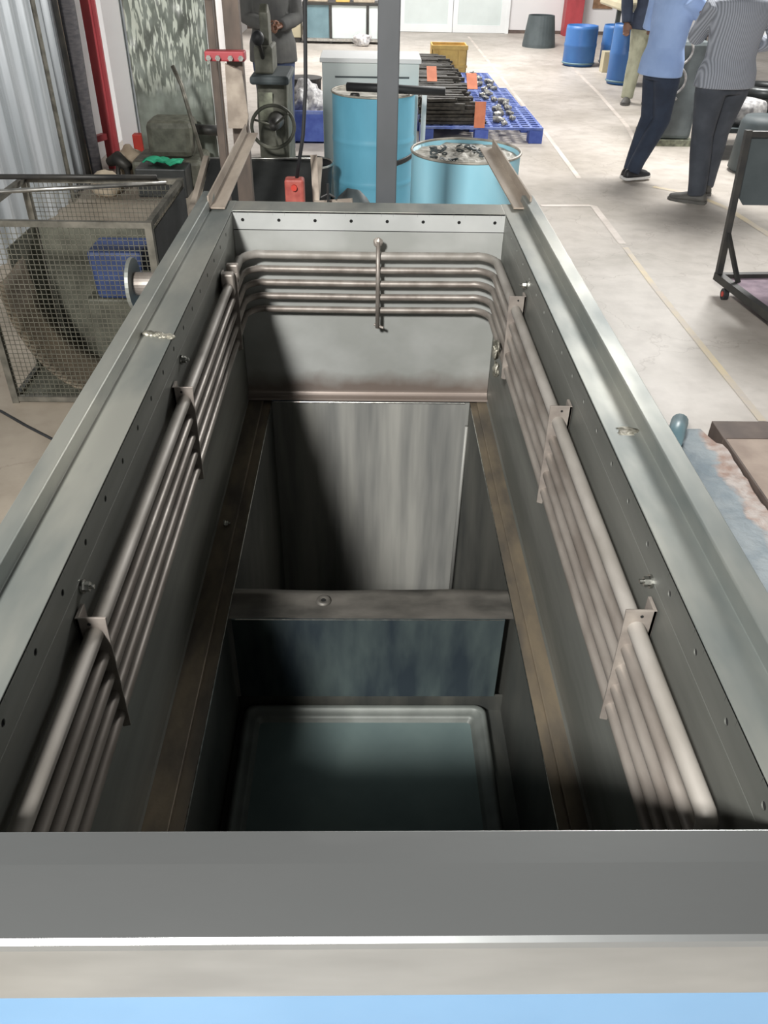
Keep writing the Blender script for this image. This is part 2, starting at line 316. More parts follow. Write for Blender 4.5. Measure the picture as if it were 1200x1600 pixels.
def tube(bm, pts, r, seg=12, cap=True, r2=None):
    if not isinstance(r, (list, tuple)): r = [r]*len(pts)
    if r2 is None: r2 = r
    elif not isinstance(r2, (list, tuple)): r2 = [r2]*len(pts)
    rings = []
    for (p, s, u, d), a, b_ in zip(frames(pts), r, r2):
        rings.append([bm.verts.new(p+s*(math.cos(2*PI*k/seg)*a)+u*(math.sin(2*PI*k/seg)*b_)) for k in range(seg)])
    for i in range(len(rings)-1):
        for k in range(seg):
            bm.faces.new((rings[i][k], rings[i][(k+1) % seg], rings[i+1][(k+1) % seg], rings[i+1][k]))
    if cap:
        bm.faces.new(rings[0][::-1]); bm.faces.new(rings[-1])
    return bm
def TB(*a, **k):
    bm = NB(); tube(bm, *a, **k); return bm
def ell(bm, secs, seg=20):
    """stack of ellipses (cx,cy,z,rx,ry)"""
    rings = []
    for cx, cy, z, rx, ry in secs:
        rings.append([bm.verts.new((cx+math.cos(2*PI*k/seg)*rx, cy+math.sin(2*PI*k/seg)*ry, z)) for k in range(seg)])
    for i in range(len(rings)-1):
        for k in range(seg):
            bm.faces.new((rings[i][k], rings[i][(k+1) % seg], rings[i+1][(k+1) % seg], rings[i+1][k]))
    bm.faces.new(rings[0][::-1]); bm.faces.new(rings[-1])
def lathe(bm, prof, cx, cy, seg=40):
    """profile (r,z) revolved about the vertical axis at cx,cy"""
    rings = []
    for r, z in prof:
        rings.append([bm.verts.new((cx+math.cos(2*PI*k/seg)*max(r, 1e-4), cy+math.sin(2*PI*k/seg)*max(r, 1e-4), z)) for k in range(seg)])
    for i in range(len(rings)-1):
        for k in range(seg):
            bm.faces.new((rings[i][k], rings[i][(k+1) % seg], rings[i+1][(k+1) % seg], rings[i+1][k]))
    return bm
def prism(bm, poly, axis, a0, a1):
    """extrude a 2-D outline; axis 'x': poly=(y,z); 'y': poly=(x,z); 'z': poly=(x,y)"""
    def P(u, v, a): return {'x': (a, u, v), 'y': (u, a, v), 'z': (u, v, a)}[axis]
    A = [bm.verts.new(P(u, v, a0)) for u, v in poly]; B = [bm.verts.new(P(u, v, a1)) for u, v in poly]
    bm.faces.new(A); bm.faces.new(B[::-1]); n_ = len(poly)
    for i in range(n_): bm.faces.new((A[i], B[i], B[(i+1) % n_], A[(i+1) % n_]))
    return bm
def beam(bm, p, q, wd, ht=None):
    """rectangular bar from p to q"""
    ht = ht or wd; fr = frames([p, q]); rings = []
    for (c, s, u, d) in fr:
        rings.append([bm.verts.new(c+s*a*wd/2+u*b_*ht/2) for a, b_ in ((-1, -1), (1, -1), (1, 1), (-1, 1))])
    for k in range(4): bm.faces.new((rings[0][k], rings[0][(k+1) % 4], rings[1][(k+1) % 4], rings[1][k]))
    bm.faces.new(rings[0][::-1]); bm.faces.new(rings[1])
    return bm
def lump(bm, c, r, seed=0, amp=0.25, sub=3, fr=3.0, flat=0):
    res = bmesh.ops.create_icosphere(bm, subdivisions=sub, radius=1.0)
    for v in res['verts']:
        d = v.co.copy(); k = 1+amp*noise.noise(d*fr*0.5+Vector((seed, seed*1.7, 0)))*2
        v.co = Vector((c[0]+d.x*r[0]*k, c[1]+d.y*r[1]*k, c[2]+d.z*r[2]*k))
        if flat and v.co.z < c[2]-r[2]*flat: v.co.z = c[2]-r[2]*flat
    return bm
def remeshed(name, bm, m, parent, voxel=0.01, smooth_it=6, local=True, label=None):
    bmesh.ops.recalc_face_normals(bm, faces=bm.faces[:])
    me = bpy.data.meshes.new('tmp'); bm.to_mesh(me); bm.free()
    o = bpy.data.objects.new('tmp', me); COL.objects.link(o)
    md = o.modifiers.new('r', 'REMESH'); md.mode = 'VOXEL'; md.voxel_size = voxel
    ms = o.modifiers.new('s', 'SMOOTH'); ms.factor = 0.5; ms.iterations = smooth_it
    dg = bpy.context.evaluated_depsgraph_get(); dg.update()
    me2 = bpy.data.meshes.new_from_object(o.evaluated_get(dg)); me2.name = name
    bpy.data.objects.remove(o); bpy.data.meshes.remove(me)
    me2.materials.clear(); me2.materials.append(m)
    for p in me2.polygons: p.use_smooth = True
    o = bpy.data.objects.new(name, me2); COL.objects.link(o); o.parent = parent
    if label: o['label'] = label
    return o
def dup(o, loc=None, rz=None, label=None):
    r = o.copy(); COL.objects.link(r)
    if loc is not None: r.location = loc
    if rz is not None: r.rotation_euler = (0, 0, rz)
    if label: r['label'] = label
    for ch in list(o.children):
        c = ch.copy(); COL.objects.link(c); c.parent = r
        for g in ch.children:
            d = g.copy(); COL.objects.link(d); d.parent = c
    return r
def holed_strip(bm, a, b_, zlo, zhi, holes, hr, hz, axis, plane, depth):
    """flat strip in plane axis=plane from a to b_ along the other horizontal axis, with real round holes at positions `holes`"""
    def P(t, z, off=0):
        return (plane+off, t, z) if axis == 'x' else (t, plane+off, z)
    cuts = sorted(holes); hw = min(0.02, (zhi-zlo)/2*0.98)
    prev = a; N = 16
    for h in cuts:
        if h-hw > prev: bm.faces.new([bm.verts.new(P(t, z)) for t, z in ((prev, zlo), (h-hw, zlo), (h-hw, zhi), (prev, zhi))])
        inner = []; outer = []
        for k in range(N):
            an = 2*PI*k/N+PI/N; c, s = math.cos(an), math.sin(an)
            inner.append(bm.verts.new(P(h+c*hr, hz+s*hr)))
            kx = hw/abs(c) if abs(c) > 1e-6 else 9
            kz = ((zhi-hz) if s > 0 else (hz-zlo))/abs(s) if abs(s) > 1e-6 else 9
            kk = min(kx, kz); outer.append(bm.verts.new(P(h+c*kk, hz+s*kk)))
        back = [bm.verts.new(Vector(v.co)+(Vector((depth, 0, 0)) if axis == 'x' else Vector((0, depth, 0)))) for v in inner]
        for k in range(N):
            k2 = (k+1) % N
            bm.faces.new((outer[k], outer[k2], inner[k2], inner[k])); bm.faces.new((inner[k], inner[k2], back[k2], back[k]))
        # square corners
        for sx in (-1, 1):
            for sz, zz in ((1, zhi), (-1, zlo)):
                cv = bm.verts.new(P(h+sx*hw, zz))
                best = sorted(outer, key=lambda v: (v.co-cv.co).length)[:2]
                bm.faces.new((cv, best[0], best[1]))
        prev = h+hw
    bm.faces.new([bm.verts.new(P(t, z)) for t, z in ((prev, zlo), (b_, zlo), (b_, zhi), (prev, zhi))])
    return bm

# ------------------------------------------------------------------ setting
XL, XR, YF, YB, ZT = -0.460, 0.468, 0.501, 2.80, 1.05   # inner opening of the tank
PXL, PXR, PYF, PYB, ZL = -0.372, 0.402, 0.62, 2.79, 0.33   # pit opening and ledge height
bm = NB()
fx0, fx1, fy0, fy1 = -4.2, 8.0, -4.0, 21.0
hx0, hx1, hy0, hy1 = -0.42, 0.45, 0.55, 2.84
for (a, b_, c, d) in ((fx0, hx0, fy0, fy1), (hx1, fx1, fy0, fy1), (hx0, hx1, fy0, hy0), (hx0, hx1, hy1, fy1)):
    bm.faces.new([bm.verts.new(p) for p in ((a, c, 0), (b_, c, 0), (b_, d, 0), (a, d, 0))])
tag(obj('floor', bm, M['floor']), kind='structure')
def strip(name, pts, wd, m):
    bm = NB(); z = 0.002
    L = [];
    for i, p in enumerate(pts):
        p = Vector((p[0], p[1], 0))
        a = Vector((*pts[max(i-1, 0)], 0)); c = Vector((*pts[min(i+1, len(pts)-1)], 0)); d = (c-a).normalized(); s = Vector((d.y, -d.x, 0))*wd/2
        L.append((bm.verts.new((p+s)+Vector((0, 0, z))), bm.verts.new((p-s)+Vector((0, 0, z)))))
    for i in range(len(L)-1): bm.faces.new((L[i][0], L[i+1][0], L[i+1][1], L[i][1]))
    return tag(obj(name, bm, m), kind='structure')
strip('trim_1', [(1.84, 3.24), (1.83, 4.0), (1.82, 5.0), (1.83, 5.7)], 0.04, M['line_yellow'])
strip('trim_2', [(1.83, 5.78), (1.835, 6.72), (1.80, 6.74), (1.4, 6.72)], 0.055, M['line_white'])
strip('trim_3', [(1.9, 7.6), (1.93, 9.2), (1.96, 13.0), (1.98, 18.5)], 0.045, M['line_white'])
strip('trim_4', [(3.0, 6.0), (2.93, 6.7), (2.8, 7.1), (2.5, 7.35)], 0.06, M['line_yellow'])
strip('trim_5', [(2.75, 8.6), (2.95, 10.0), (3.12, 12.2), (3.25, 14.6)], 0.05, M['line_white'])

bm = NB(); box(bm, -4.2, 8.0, 19.25, 19.4, -0.02, 3.6); tag(obj('wall_back', bm, M['white_wall']), kind='structure')
bm = NB(); box(bm, -2.62, -2.5, 7.9, 19.25, 0, 3.6); tag(obj('wall_left', bm, M['white_wall']), kind='structure')
bm = NB(); box(bm, -4.2, 0.6, 19.23, 19.25, 0, 0.06); box(bm, 2.85, 8, 19.23, 19.25, 0, 0.06); tag(obj('baseboard_back', bm, M['cover_edge']), kind='structure')

# double door of white framed grey panels in the far wall
d = bpy.data.objects.new('door_1', None); COL.objects.link(d); d.location = (1.72, 19.2, 0); d['kind'] = 'structure'
obj('door_frame', (lambda b2: [box(b2, 0.55, 0.62, 19.14, 19.25, 0, 2.3), box(b2, 2.79, 2.86, 19.14, 19.25, 0, 2.3), box(b2, 0.55, 2.86, 19.14, 19.25, 2.2, 2.3)] and b2)(NB()), M['white_paint'], d)
for a0, a1 in ((0.62, 1.70), (1.71, 2.79)):
    b2 = NB()
    for q in ((a0, a0+0.1, 0.005, 2.2), (a1-0.1, a1, 0.005, 2.2), (a0+0.1, a1-0.1, 0.005, 0.14), (a0+0.1, a1-0.1, 2.1, 2.2), (a0+0.1, a1-0.1, 1.0, 1.1)):
        box(b2, q[0], q[1], 19.15, 19.2, q[2], q[3])
    lf = obj('door_leaf', b2, M['white_paint'], d)
    b2 = NB(); box(b2, a0+0.1, a1-0.1, 19.175, 19.19, 0.14, 1.0); box(b2, a0+0.1, a1-0.1, 19.175, 19.19, 1.1, 2.1)
    obj('door_panel', b2, M['cab_grey'], lf)

# ------------------------------------------------------------------ the tank
TANK = thing('quench_tank', 'long open stainless steel tank with heating coils inside and a pale blue painted body', 'tank', (0, 1.65, 0))
# painted outer body
bm = NB()
OX0, OX1, OY0, OY1 = -0.555, 0.565, 0.392, 2.90
t_ = 0.004
for (x0, x1, y0, y1) in ((OX0, OX1, OY0, OY0+t_), (OX0, OX1, OY1-t_, OY1), (OX0, OX0+t_, OY0+t_, OY1-t_), (OX1-t_, OX1, OY0+t_, OY1-t_)):
    box(bm, x0, x1, y0, y1, 0.0, 0.99)
obj('outer_body', bm, M['blue_body'], TANK, label='pale blue painted body of the tank')
# rim: one mitred channel on each side
def rimpart(name, prof, axis, a0, a1, m, mitre=0.0, bev=0.003):
    """prof in (cross, z)"""
    b2 = NB(); prism(b2, prof, axis, a0, a1)
    return obj(name, b2, m, TANK, bevel=bev)
# front lip: top flat with crease, rounded nose, face
nose = [(YF, ZT), (0.462, ZT+0.0015), (0.387, ZT+0.001), (0.3815, ZT-0.002), (0.379, ZT-0.008), (0.380, 0.955), (0.380, 0.938), (0.388, 0.938), (0.388, 1.035), (YF, 1.035)]
b2 = NB(); prism(b2, nose, 'x', -0.62, 0.66); obj('front_rim', b2, M['steel_front'], TANK, bevel=0.0015)
side_prof = lambda s, xi, xf, xo: [(xi, ZT), (xf, ZT), (xf+s*0.002, 1.079), (xf+s*0.004, 1.081), (xo-s*0.001, 1.081), (xo, 1.078), (xo, 0.97), (xo-s*0.004, 0.97), (xo-s*0.004, 1.074), (xf+s*0.006, 1.074), (xf+s*0.006, 1.044), (xi, 1.044)]
b2 = NB(); prism(b2, side_prof(-1, XL, -0.534, -0.572), 'y', YF, 2.919); obj('side_rim', b2, M['steel_top'], TANK, bevel=0.0012)
b2 = NB(); prism(b2, side_prof(1, XR, 0.535, 0.578), 'y', YF, 2.919); obj('side_rim', b2, M['steel_top'], TANK, bevel=0.0012)
b2 = NB(); prism(b2, [(YB, ZT), (2.915, ZT), (2.919, ZT-0.004), (2.919, 0.96), (2.913, 0.96), (2.913, 1.042), (YB, 1.042)], 'x', XL+0.0002, XR-0.0002)
obj('back_rim', b2, M['steel_top'], TANK, bevel=0.0015)
# hole strips just under the rim
HZ = 1.0195
lh = [1.5322-i*0.12296+0.0 for i in range(-9, 9)]; lh = [h for h in lh if YF+0.03 < h < YB-0.03]
rh = [1.78-i*0.12296 for i in range(-8, 11)]; rh = [h for h in rh if YF+0.03 < h < YB-0.03]
bh = [-0.4263+i*0.12296 for i in range(8)]
b2 = NB(); holed_strip(b2, YF, YB, 0.988, 1.048, lh, 0.0058, HZ, 'x', XL, -0.002); obj('hole_strip', b2, M['steel_side'], TANK, recalc=False)
b2 = NB(); holed_strip(b2, YF, YB, 0.988, 1.048, rh, 0.0058, HZ, 'x', XR, 0.002); obj('hole_strip', b2, M['steel_side'], TANK, recalc=False)
b2 = NB(); holed_strip(b2, XL, XR, 0.988, 1.048, bh, 0.0058, HZ, 'y', YB, 0.002); obj('hole_strip', b2, M['strip_bright'], TANK, recalc=False)
b2 = NB(); box(b2, XL-0.012, XL-0.0025, YF, YB+0.01, 0.985, 1.045); box(b2, XR+0.0025, XR+0.012, YF, YB+0.01, 0.985, 1.045); box(b2, XL, XR, YB+0.0025, YB+0.012, 0.985, 1.045)
obj('strip_backing', b2, M['hole'], TANK, label='dark gap seen through the holes')
# inner walls (2 mm behind the strips, so a seam shows)
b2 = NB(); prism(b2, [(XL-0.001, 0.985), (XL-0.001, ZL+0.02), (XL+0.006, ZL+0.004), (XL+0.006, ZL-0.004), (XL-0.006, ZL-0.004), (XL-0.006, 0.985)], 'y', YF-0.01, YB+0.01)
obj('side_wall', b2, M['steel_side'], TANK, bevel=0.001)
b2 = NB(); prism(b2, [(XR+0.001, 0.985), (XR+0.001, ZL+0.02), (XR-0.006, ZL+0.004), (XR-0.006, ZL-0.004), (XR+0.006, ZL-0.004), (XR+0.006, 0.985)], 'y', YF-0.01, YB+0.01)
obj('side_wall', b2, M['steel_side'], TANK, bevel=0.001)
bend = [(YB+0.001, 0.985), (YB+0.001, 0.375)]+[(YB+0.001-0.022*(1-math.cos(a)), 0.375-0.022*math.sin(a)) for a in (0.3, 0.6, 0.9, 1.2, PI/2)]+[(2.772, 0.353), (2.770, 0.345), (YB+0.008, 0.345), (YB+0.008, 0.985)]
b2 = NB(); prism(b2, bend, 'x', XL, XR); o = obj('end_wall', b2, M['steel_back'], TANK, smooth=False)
b2 = NB(); box(b2, XL, XR, YF-0.008, YF-0.002, ZL, 1.03); obj('front_wall', b2, M['steel_side'], TANK)
# side ledges beside the pit, slightly uneven
b2 = NB(); box(b2, XL, PXL, PYF, YB, ZL-0.006, ZL); box(b2, XL, PXL-0.03, PYF, YB-0.02, ZL, ZL+0.012); obj('ledge', b2, M['ledge'], TANK, bevel=0.003)
b2 = NB(); box(b2, PXR, XR, PYF, YB, ZL-0.006, ZL); box(b2, PXR+0.025, XR, PYF, YB-0.02, ZL, ZL+0.010); obj('ledge', b2, M['ledge'], TANK, bevel=0.003)
b2 = NB(); box(b2, XL, XR, YF, PYF, ZL-0.006, ZL); obj('ledge', b2, M['ledge'], TANK)
b2 = NB(); tube(b2, [(PXL+0.01, 2.782, ZL+0.002), (PXR-0.02, 2.782, ZL+0.002)], 0.0025, 6); tube(b2, [(PXR, 0.7, ZL), (PXR, 2.77, ZL)], 0.0018, 6); tube(b2, [(PXL, 0.7, ZL), (PXL, 2.77, ZL)], 0.0018, 6)
obj('pit_edge', b2, M['bolt'], TANK)
# the pit
PB = -0.72
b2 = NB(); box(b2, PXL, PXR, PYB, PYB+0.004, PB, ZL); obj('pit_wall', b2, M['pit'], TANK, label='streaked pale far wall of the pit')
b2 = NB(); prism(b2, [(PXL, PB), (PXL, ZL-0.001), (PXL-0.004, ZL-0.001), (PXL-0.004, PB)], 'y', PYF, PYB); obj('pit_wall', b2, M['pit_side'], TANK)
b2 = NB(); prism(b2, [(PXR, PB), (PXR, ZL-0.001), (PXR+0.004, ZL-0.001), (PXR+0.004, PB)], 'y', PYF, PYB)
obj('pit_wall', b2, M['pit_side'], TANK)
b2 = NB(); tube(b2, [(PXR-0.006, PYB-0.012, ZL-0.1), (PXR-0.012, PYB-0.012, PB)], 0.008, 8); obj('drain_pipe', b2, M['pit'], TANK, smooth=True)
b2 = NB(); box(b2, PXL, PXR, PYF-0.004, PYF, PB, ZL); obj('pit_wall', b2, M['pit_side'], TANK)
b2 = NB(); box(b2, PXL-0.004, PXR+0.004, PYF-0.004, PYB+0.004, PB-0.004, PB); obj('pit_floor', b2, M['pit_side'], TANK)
# cross beam over the pit with an apron down its near side
b2 = NB()
NX = 24
rows = []
for i in range(NX+1):
    x = PXL+(PXR-PXL)*i/NX; row = []
    for j in range(7):
        y = 1.583+(1.700-1.583)*j/6
        z = ZL-0.004+0.006*noise.noise(Vector((x*6, y*12, 0)))-0.008*math.sin(PI*j/6)*0.6
        row.append(b2.verts.new((x, y, z)))
    rows.append(row)
for i in range(NX):
    for j in range(6): b2.faces.new((rows[i][j], rows[i+1][j], rows[i+1][j+1], rows[i][j+1]))
for i in range(NX):
    a, c = rows[i][6], rows[i+1][6]
    b2.faces.new((a, c, b2.verts.new((c.co.x, c.co.y, ZL-0.05)), b2.verts.new((a.co.x, a.co.y, ZL-0.05))))
cb = obj('cross_beam', b2, M['beam'], TANK, smooth=True)
b2 = NB(); lathe(b2, [(0.006, ZL-0.0035), (0.014, ZL+0.0015), (0.019, ZL-0.001), (0.021, ZL-0.006)], -0.118, 1.655, 16); eye = obj('lifting_eye', b2, M['beam'], cb, smooth=True)
b2 = NB(); lathe(b2, [(0, ZL-0.002), (0.007, ZL-0.002)], -0.118, 1.655, 16); obj('eye_hole', b2, M['hole'], cb)
b2 = NB(); box(b2, PXL+0.01, PXR-0.025, 1.576, 1.582, 0.02, ZL-0.002); obj('apron_plate', b2, M['beam_face'], TANK, bevel=0.001)
b2 = NB(); tube(b2, [(PXL+0.02, 1.5755, ZL-0.001), (PXR-0.03, 1.5755, ZL-0.001)], 0.0016, 6); obj('apron_edge', b2, M['bolt'], TANK)
# sump tray with a rolled rim below the apron
b2 = NB()
sx0, sx1, sy0, sy1, sz = PXL+0.02, 0.352, 0.74, 1.575, -0.02
def rrect(x0, x1, y0, y1, r, n_=5):
    P_ = []
    for cx, cy, a0 in ((x1-r, y1-r, 0), (x0+r, y1-r, PI/2), (x0+r, y0+r, PI), (x1-r, y0+r, 1.5*PI)):
        for k in range(n_+1): a = a0+PI/2*k/n_; P_.append((cx+r*math.cos(a), cy+r*math.sin(a)))
    return P_
levels = [(0.0, sz-0.02), (0.0, sz+0.012), (0.008, sz+0.02), (0.018, sz+0.016), (0.024, sz+0.004), (0.034, sz+0.008), (0.040, sz-0.002), (0.048, sz-0.012)]
rings = []
for ins, z in levels: rings.append([b2.verts.new((x, y+0.010*math.cos((x+0.01)*4), z)) for x, y in rrect(sx0+ins, sx1-ins, sy0+ins, sy1-0.01-ins, max(0.03-ins*0.4, 0.008))])
for i in range(len(rings)-1):
    for k in range(len(rings[0])): b2.faces.new((rings[i][k], rings[i][(k+1) % len(rings[0])], rings[i+1][(k+1) % len(rings[0])], rings[i+1][k]))
tr = obj('sump_tray_rim', b2, M['sump_rim'], TANK, smooth=True)
b2 = NB(); b2.faces.new([b2.verts.new((x, y, sz-0.011)) for x, y in rrect(sx0+0.045, sx1-0.045, sy0+0.045, sy1-0.045, 0.01)])
obj('sump_tray_panel', b2, M['sump'], TANK, label='pale blue grey panel of the sump')
b2 = NB(); box(b2, PXL, PXR, PYF, 1.576, sz-0.03, sz-0.021); obj('sump_shelf', b2, M['pit_side'], TANK)
b2 = NB(); box(b2, PXL, PXR, 1.576, 1.584, PB, 0.02); obj('pit_divider', b2, M['pit_side'], TANK)

# heating coil: five pipes running round three sides
CXL, CXR, CYB = -0.432, 0.438, 2.762
for i in range(5):
    z = 0.925-0.0485*i; rr = 0.0142 if i == 0 else 0.0115
    ins = 0.0 if i == 0 else 0.004
    xl, xr, yb = CXL+ins, CXR-ins, CYB-ins; rc = 0.075
    pts = [(xl, 0.545, z-0.03), (xl, 0.55, z-0.006), (xl, 0.562, z), (xl, 0.9, z), (xl, 1.3, z-0.001), (xl, 1.8, z-0.001), (xl, 2.3, z), (xl, yb-rc, z-0.004)]
    for k in range(1, 7):
        a = PI-PI/2*k/7; pts.append((xl+rc+rc*math.cos(a), yb-rc+rc*math.sin(a), z-0.008))
    pts += [(xl+rc, yb, z-0.010), (0, yb, z-0.012), (xr-rc, yb, z-0.010)]
    for k in range(1, 7):
        a = PI/2-PI/2*k/7; pts.append((xr-rc+rc*math.cos(a), yb-rc+rc*math.sin(a), z-0.008))
    pts += [(xr, yb-rc, z-0.004), (xr, 2.3, z), (xr, 1.8, z+0.002), (xr, 1.3, z+0.004), (xr, 0.9, z+0.006), (xr, 0.60, z+0.008), (xr, 0.588, z+0.002), (xr, 0.583, z-0.03)]
    obj('coil_pipe', TB(pts, rr, 14), M['pipe_top' if i == 0 else 'pipe'], TANK, smooth=True)
# brackets: upright plates bolted to the walls that hold the pipes
def bracket(side, y, zt, zb, inner, wallx, tilt=0.0, box_cl=False):
    b2 = NB(); s = side
    xo = wallx-s*0.002
    poly = [(xo, zt), (inner, zt+0.001), (inner+s*0.001, zt-0.02), (inner+s*0.004, zb), (inner+s*0.018, zb-0.004), (xo-s*0.02, zt-0.13), (xo, zt-0.09)]
    prism(b2, poly, 'y', y, y+0.004)
    box(b2, min(xo, xo-s*0.006), max(xo, xo-s*0.006), y, y+0.035, zt-0.09, zt)
    br = obj('coil_bracket', b2, M['plate'], TANK, bevel=0.0008)
    b2 = NB(); xm = inner+s*0.028
    tube(b2, [(xm, y-0.001, zt-0.012), (xm, y+0.0005, zt-0.012)], 0.0028, 8); obj('bracket_hole', b2, M['hole'], br)
    return br
bracket(1, 0.935, 0.968, 0.705, 0.415, XR)
bracket(1, 1.605, 0.968, 0.700, 0.415, XR)
bracket(1, 2.27, 0.966, 0.700, 0.415, XR)
bracket(-1, 0.925, 0.958, 0.70, -0.409, XL)
bracket(-1, 1.70, 0.958, 0.70, -0.409, XL)
bracket(-1, 2.46, 0.955, 0.70, -0.406, XL)
b2 = NB(); box(b2, -0.452, -0.414, 2.425, 2.459, 0.895, 0.965); obj('pipe_clamp', b2, M['plate'], TANK, bevel=0.005)
obj('pipe_clamp', BX(-0.450, -0.412, 2.52, 2.545, 0.905, 0.962), M['plate'], TANK, bevel=0.005)
b2 = NB(); tube(b2, [(0.035, 2.742, 0.97), (0.036, 2.741, 0.66)], 0.0075, 10); cl = obj('coil_tie_rod', b2, M['pipe'], TANK, smooth=True)
b2 = NB(); lump(b2, (0.034, 2.748, 0.965), (0.016, 0.012, 0.018), 3, 0.1, 2); obj('rod_nut', b2, M['plate'], cl)
b2 = NB(); tube(b2, [(0.025, 2.755, 0.667), (0.058, 2.74, 0.660)], 0.005, 8); obj('rod_hook', b2, M['plate'], cl)
b2 = NB(); lump(b2, (0.412, 2.38, 0.745), (0.012, 0.03, 0.03), 5, 0.3, 3); lump(b2, (0.410, 2.33, 0.70), (0.010, 0.024, 0.022), 9, 0.3, 3); obj('weld_spatter', b2, M['weld'], TANK, smooth=True, label='lumpy bright weld on the right end of the coil')
def bolt(x, y, z, s):
    b2 = NB(); tube(b2, [(x, y, z), (x-s*0.004, y, z)], 0.012, 16); tube(b2, [(x-s*0.004, y, z), (x-s*0.013, y, z)], 0.0085, 6); tube(b2, [(x-s*0.013, y, z), (x-s*0.02, y, z)], 0.004, 10)
    obj('bolt', b2, M['bolt'], TANK)
bolt(XL, 0.985, 0.972, -1); bolt(XR, 0.99, 0.983, 1); bolt(XL, 1.83, 0.967, -1); bolt(XR, 2.30, 0.99, 1); bolt(XL+0.022, 1.98, 0.345, -1)
# weld seam blob across the left rim
b2 = NB(); random.seed(3)
for i in range(9):
    u = i/8; lump(b2, (-0.522+0.062*u, 1.795-0.02*u+random.uniform(-.006, .006), ZT+0.002), (0.010, 0.010, 0.005), i, 0.35, 2)
obj('weld_bead', b2, M['weld'], TANK, smooth=True, label='rough weld bead across the left rim')
b2 = NB(); random.seed(11)
for i in range(4):
    lump(b2, (0.51+random.uniform(-.01, .01), 1.35+i*0.006, ZT), (0.018, 0.008, 0.0012), i, 0.3, 2)
obj('weld_mark', b2, M['weld'], TANK, smooth=True)
# angle bars laid along the rims and sticking out past the far end
b2 = NB(); prism(b2, [(-0.538, 1.056), (-0.482, 1.056), (-0.482, 1.061), (-0.533, 1.061), (-0.533, 1.098), (-0.538, 1.098)], 'y', 2.80, 3.98)
for v in b2.verts: v.co.x += -0.020*(v.co.y-2.75)/1.2; v.co.z += -0.002
obj('extension_angle', b2, M['bar'], TANK, bevel=0.001, label='dull angle iron jutting past the far left corner')
b2 = NB(); prism(b2, [(0.500, 1.056), (0.560, 1.056), (0.560, 1.098), (0.553, 1.098), (0.553, 1.062), (0.500, 1.062)], 'y', 2.84, 3.74)
for v in b2.verts: v.co.x += -0.018*(v.co.y-2.84)/0.9; v.co.z += -0.001
obj('extension_angle', b2, M['bar'], TANK, bevel=0.001, label='dull angle iron jutting past the far right corner')
# outlet stub on the left
b2 = NB(); tube(b2, [(-0.552, 2.50, 0.905), (-0.738, 2.50, 0.905)], 0.036, 24); st = obj('outlet_pipe', b2, M['pipe'], TANK, smooth=False)
b2 = NB(); tube(b2, [(-0.738, 2.50, 0.905), (-0.750, 2.50, 0.905)], 0.080, 32); obj('outlet_flange', b2, M['steel_top'], st, bevel=0.001)

# ------------------------------------------------------------------ square post behind the tank
P_ = thing('steel_post', 'dark grey square steel post rising behind the middle of the tank', 'post', (0.065, 3.09, 0))
obj('shaft', BX(0.029, 0.102, 3.05, 3.123, 0.008, 3.4), M['post'], P_, bevel=0.004)
obj('foot_plate', BX(-0.02, 0.15, 3.0, 3.17, 0, 0.008), M['post'], P_)

# ------------------------------------------------------------------ drums
def drum(name, cx, cy, r, h, m, label, fill=False):
    D = thing(name, label, 'drum', (cx, cy, 0))
    def pr(z): return r+0.006*math.exp(-((z-h*0.35)/0.012)**2)+0.006*math.exp(-((z-h*0.66)/0.012)**2)
    zs = [0.0, 0.01]+[h*k/60 for k in range(2, 60)]+[h-0.006]
    b2 = NB(); prof = [(r+0.003, 0.0)]+[(pr(z), z) for z in zs[1:]]
    if fill: prof += [(r, h), (r-0.004, h), (r-0.006, h-0.25)]
    lathe(b2, prof, cx, cy, 56); obj('shell', b2, m, D, smooth=True)
    b2 = NB(); pts = [(cx+(r+0.001)*math.cos(2*PI*k/56), cy+(r+0.001)*math.sin(2*PI*k/56), h) for k in range(57)]
    tube(b2, pts, 0.007, 8, cap=False); obj('rim', b2, M['lid'], D, smooth=True)
    if not fill:
        b2 = NB(); lathe(b2, [(0, h-0.012), (r*0.5, h-0.013), (r-0.02, h-0.012), (r-0.006, h-0.002)], cx, cy, 56); ld = obj('lid', b2, M['lid'], D, smooth=True)
        b2 = NB(); lathe(b2, [(0.0, h+0.004), (0.03, h+0.004), (0.034, h-0.012)], cx-0.13, cy-0.13, 20); obj('bung', b2, M['black_metal'], ld)
    return D
dr1 = drum('steel_drum', 0.513, 4.525, 0.285, 0.88, M['drum_pale'], 'bright pale blue open drum full of pale metal offcuts behind the tank', True)
dr2 = drum('steel_drum', 0.035, 6.30, 0.292, 0.88, M['drum'], 'deeper sky blue closed drum with a grey lid, partly behind the post')
b2 = NB(); pts = []
for k in range(12):
    a = R(-110+k*6); pts.append((0.035+0.296*math.cos(a+R(45)), 6.30+0.296*math.sin(a+R(45)), 0.455+0.004*k))
tube(b2, pts, 0.006, 8, r2=0.018); obj('strap', b2, M['black'], dr2)
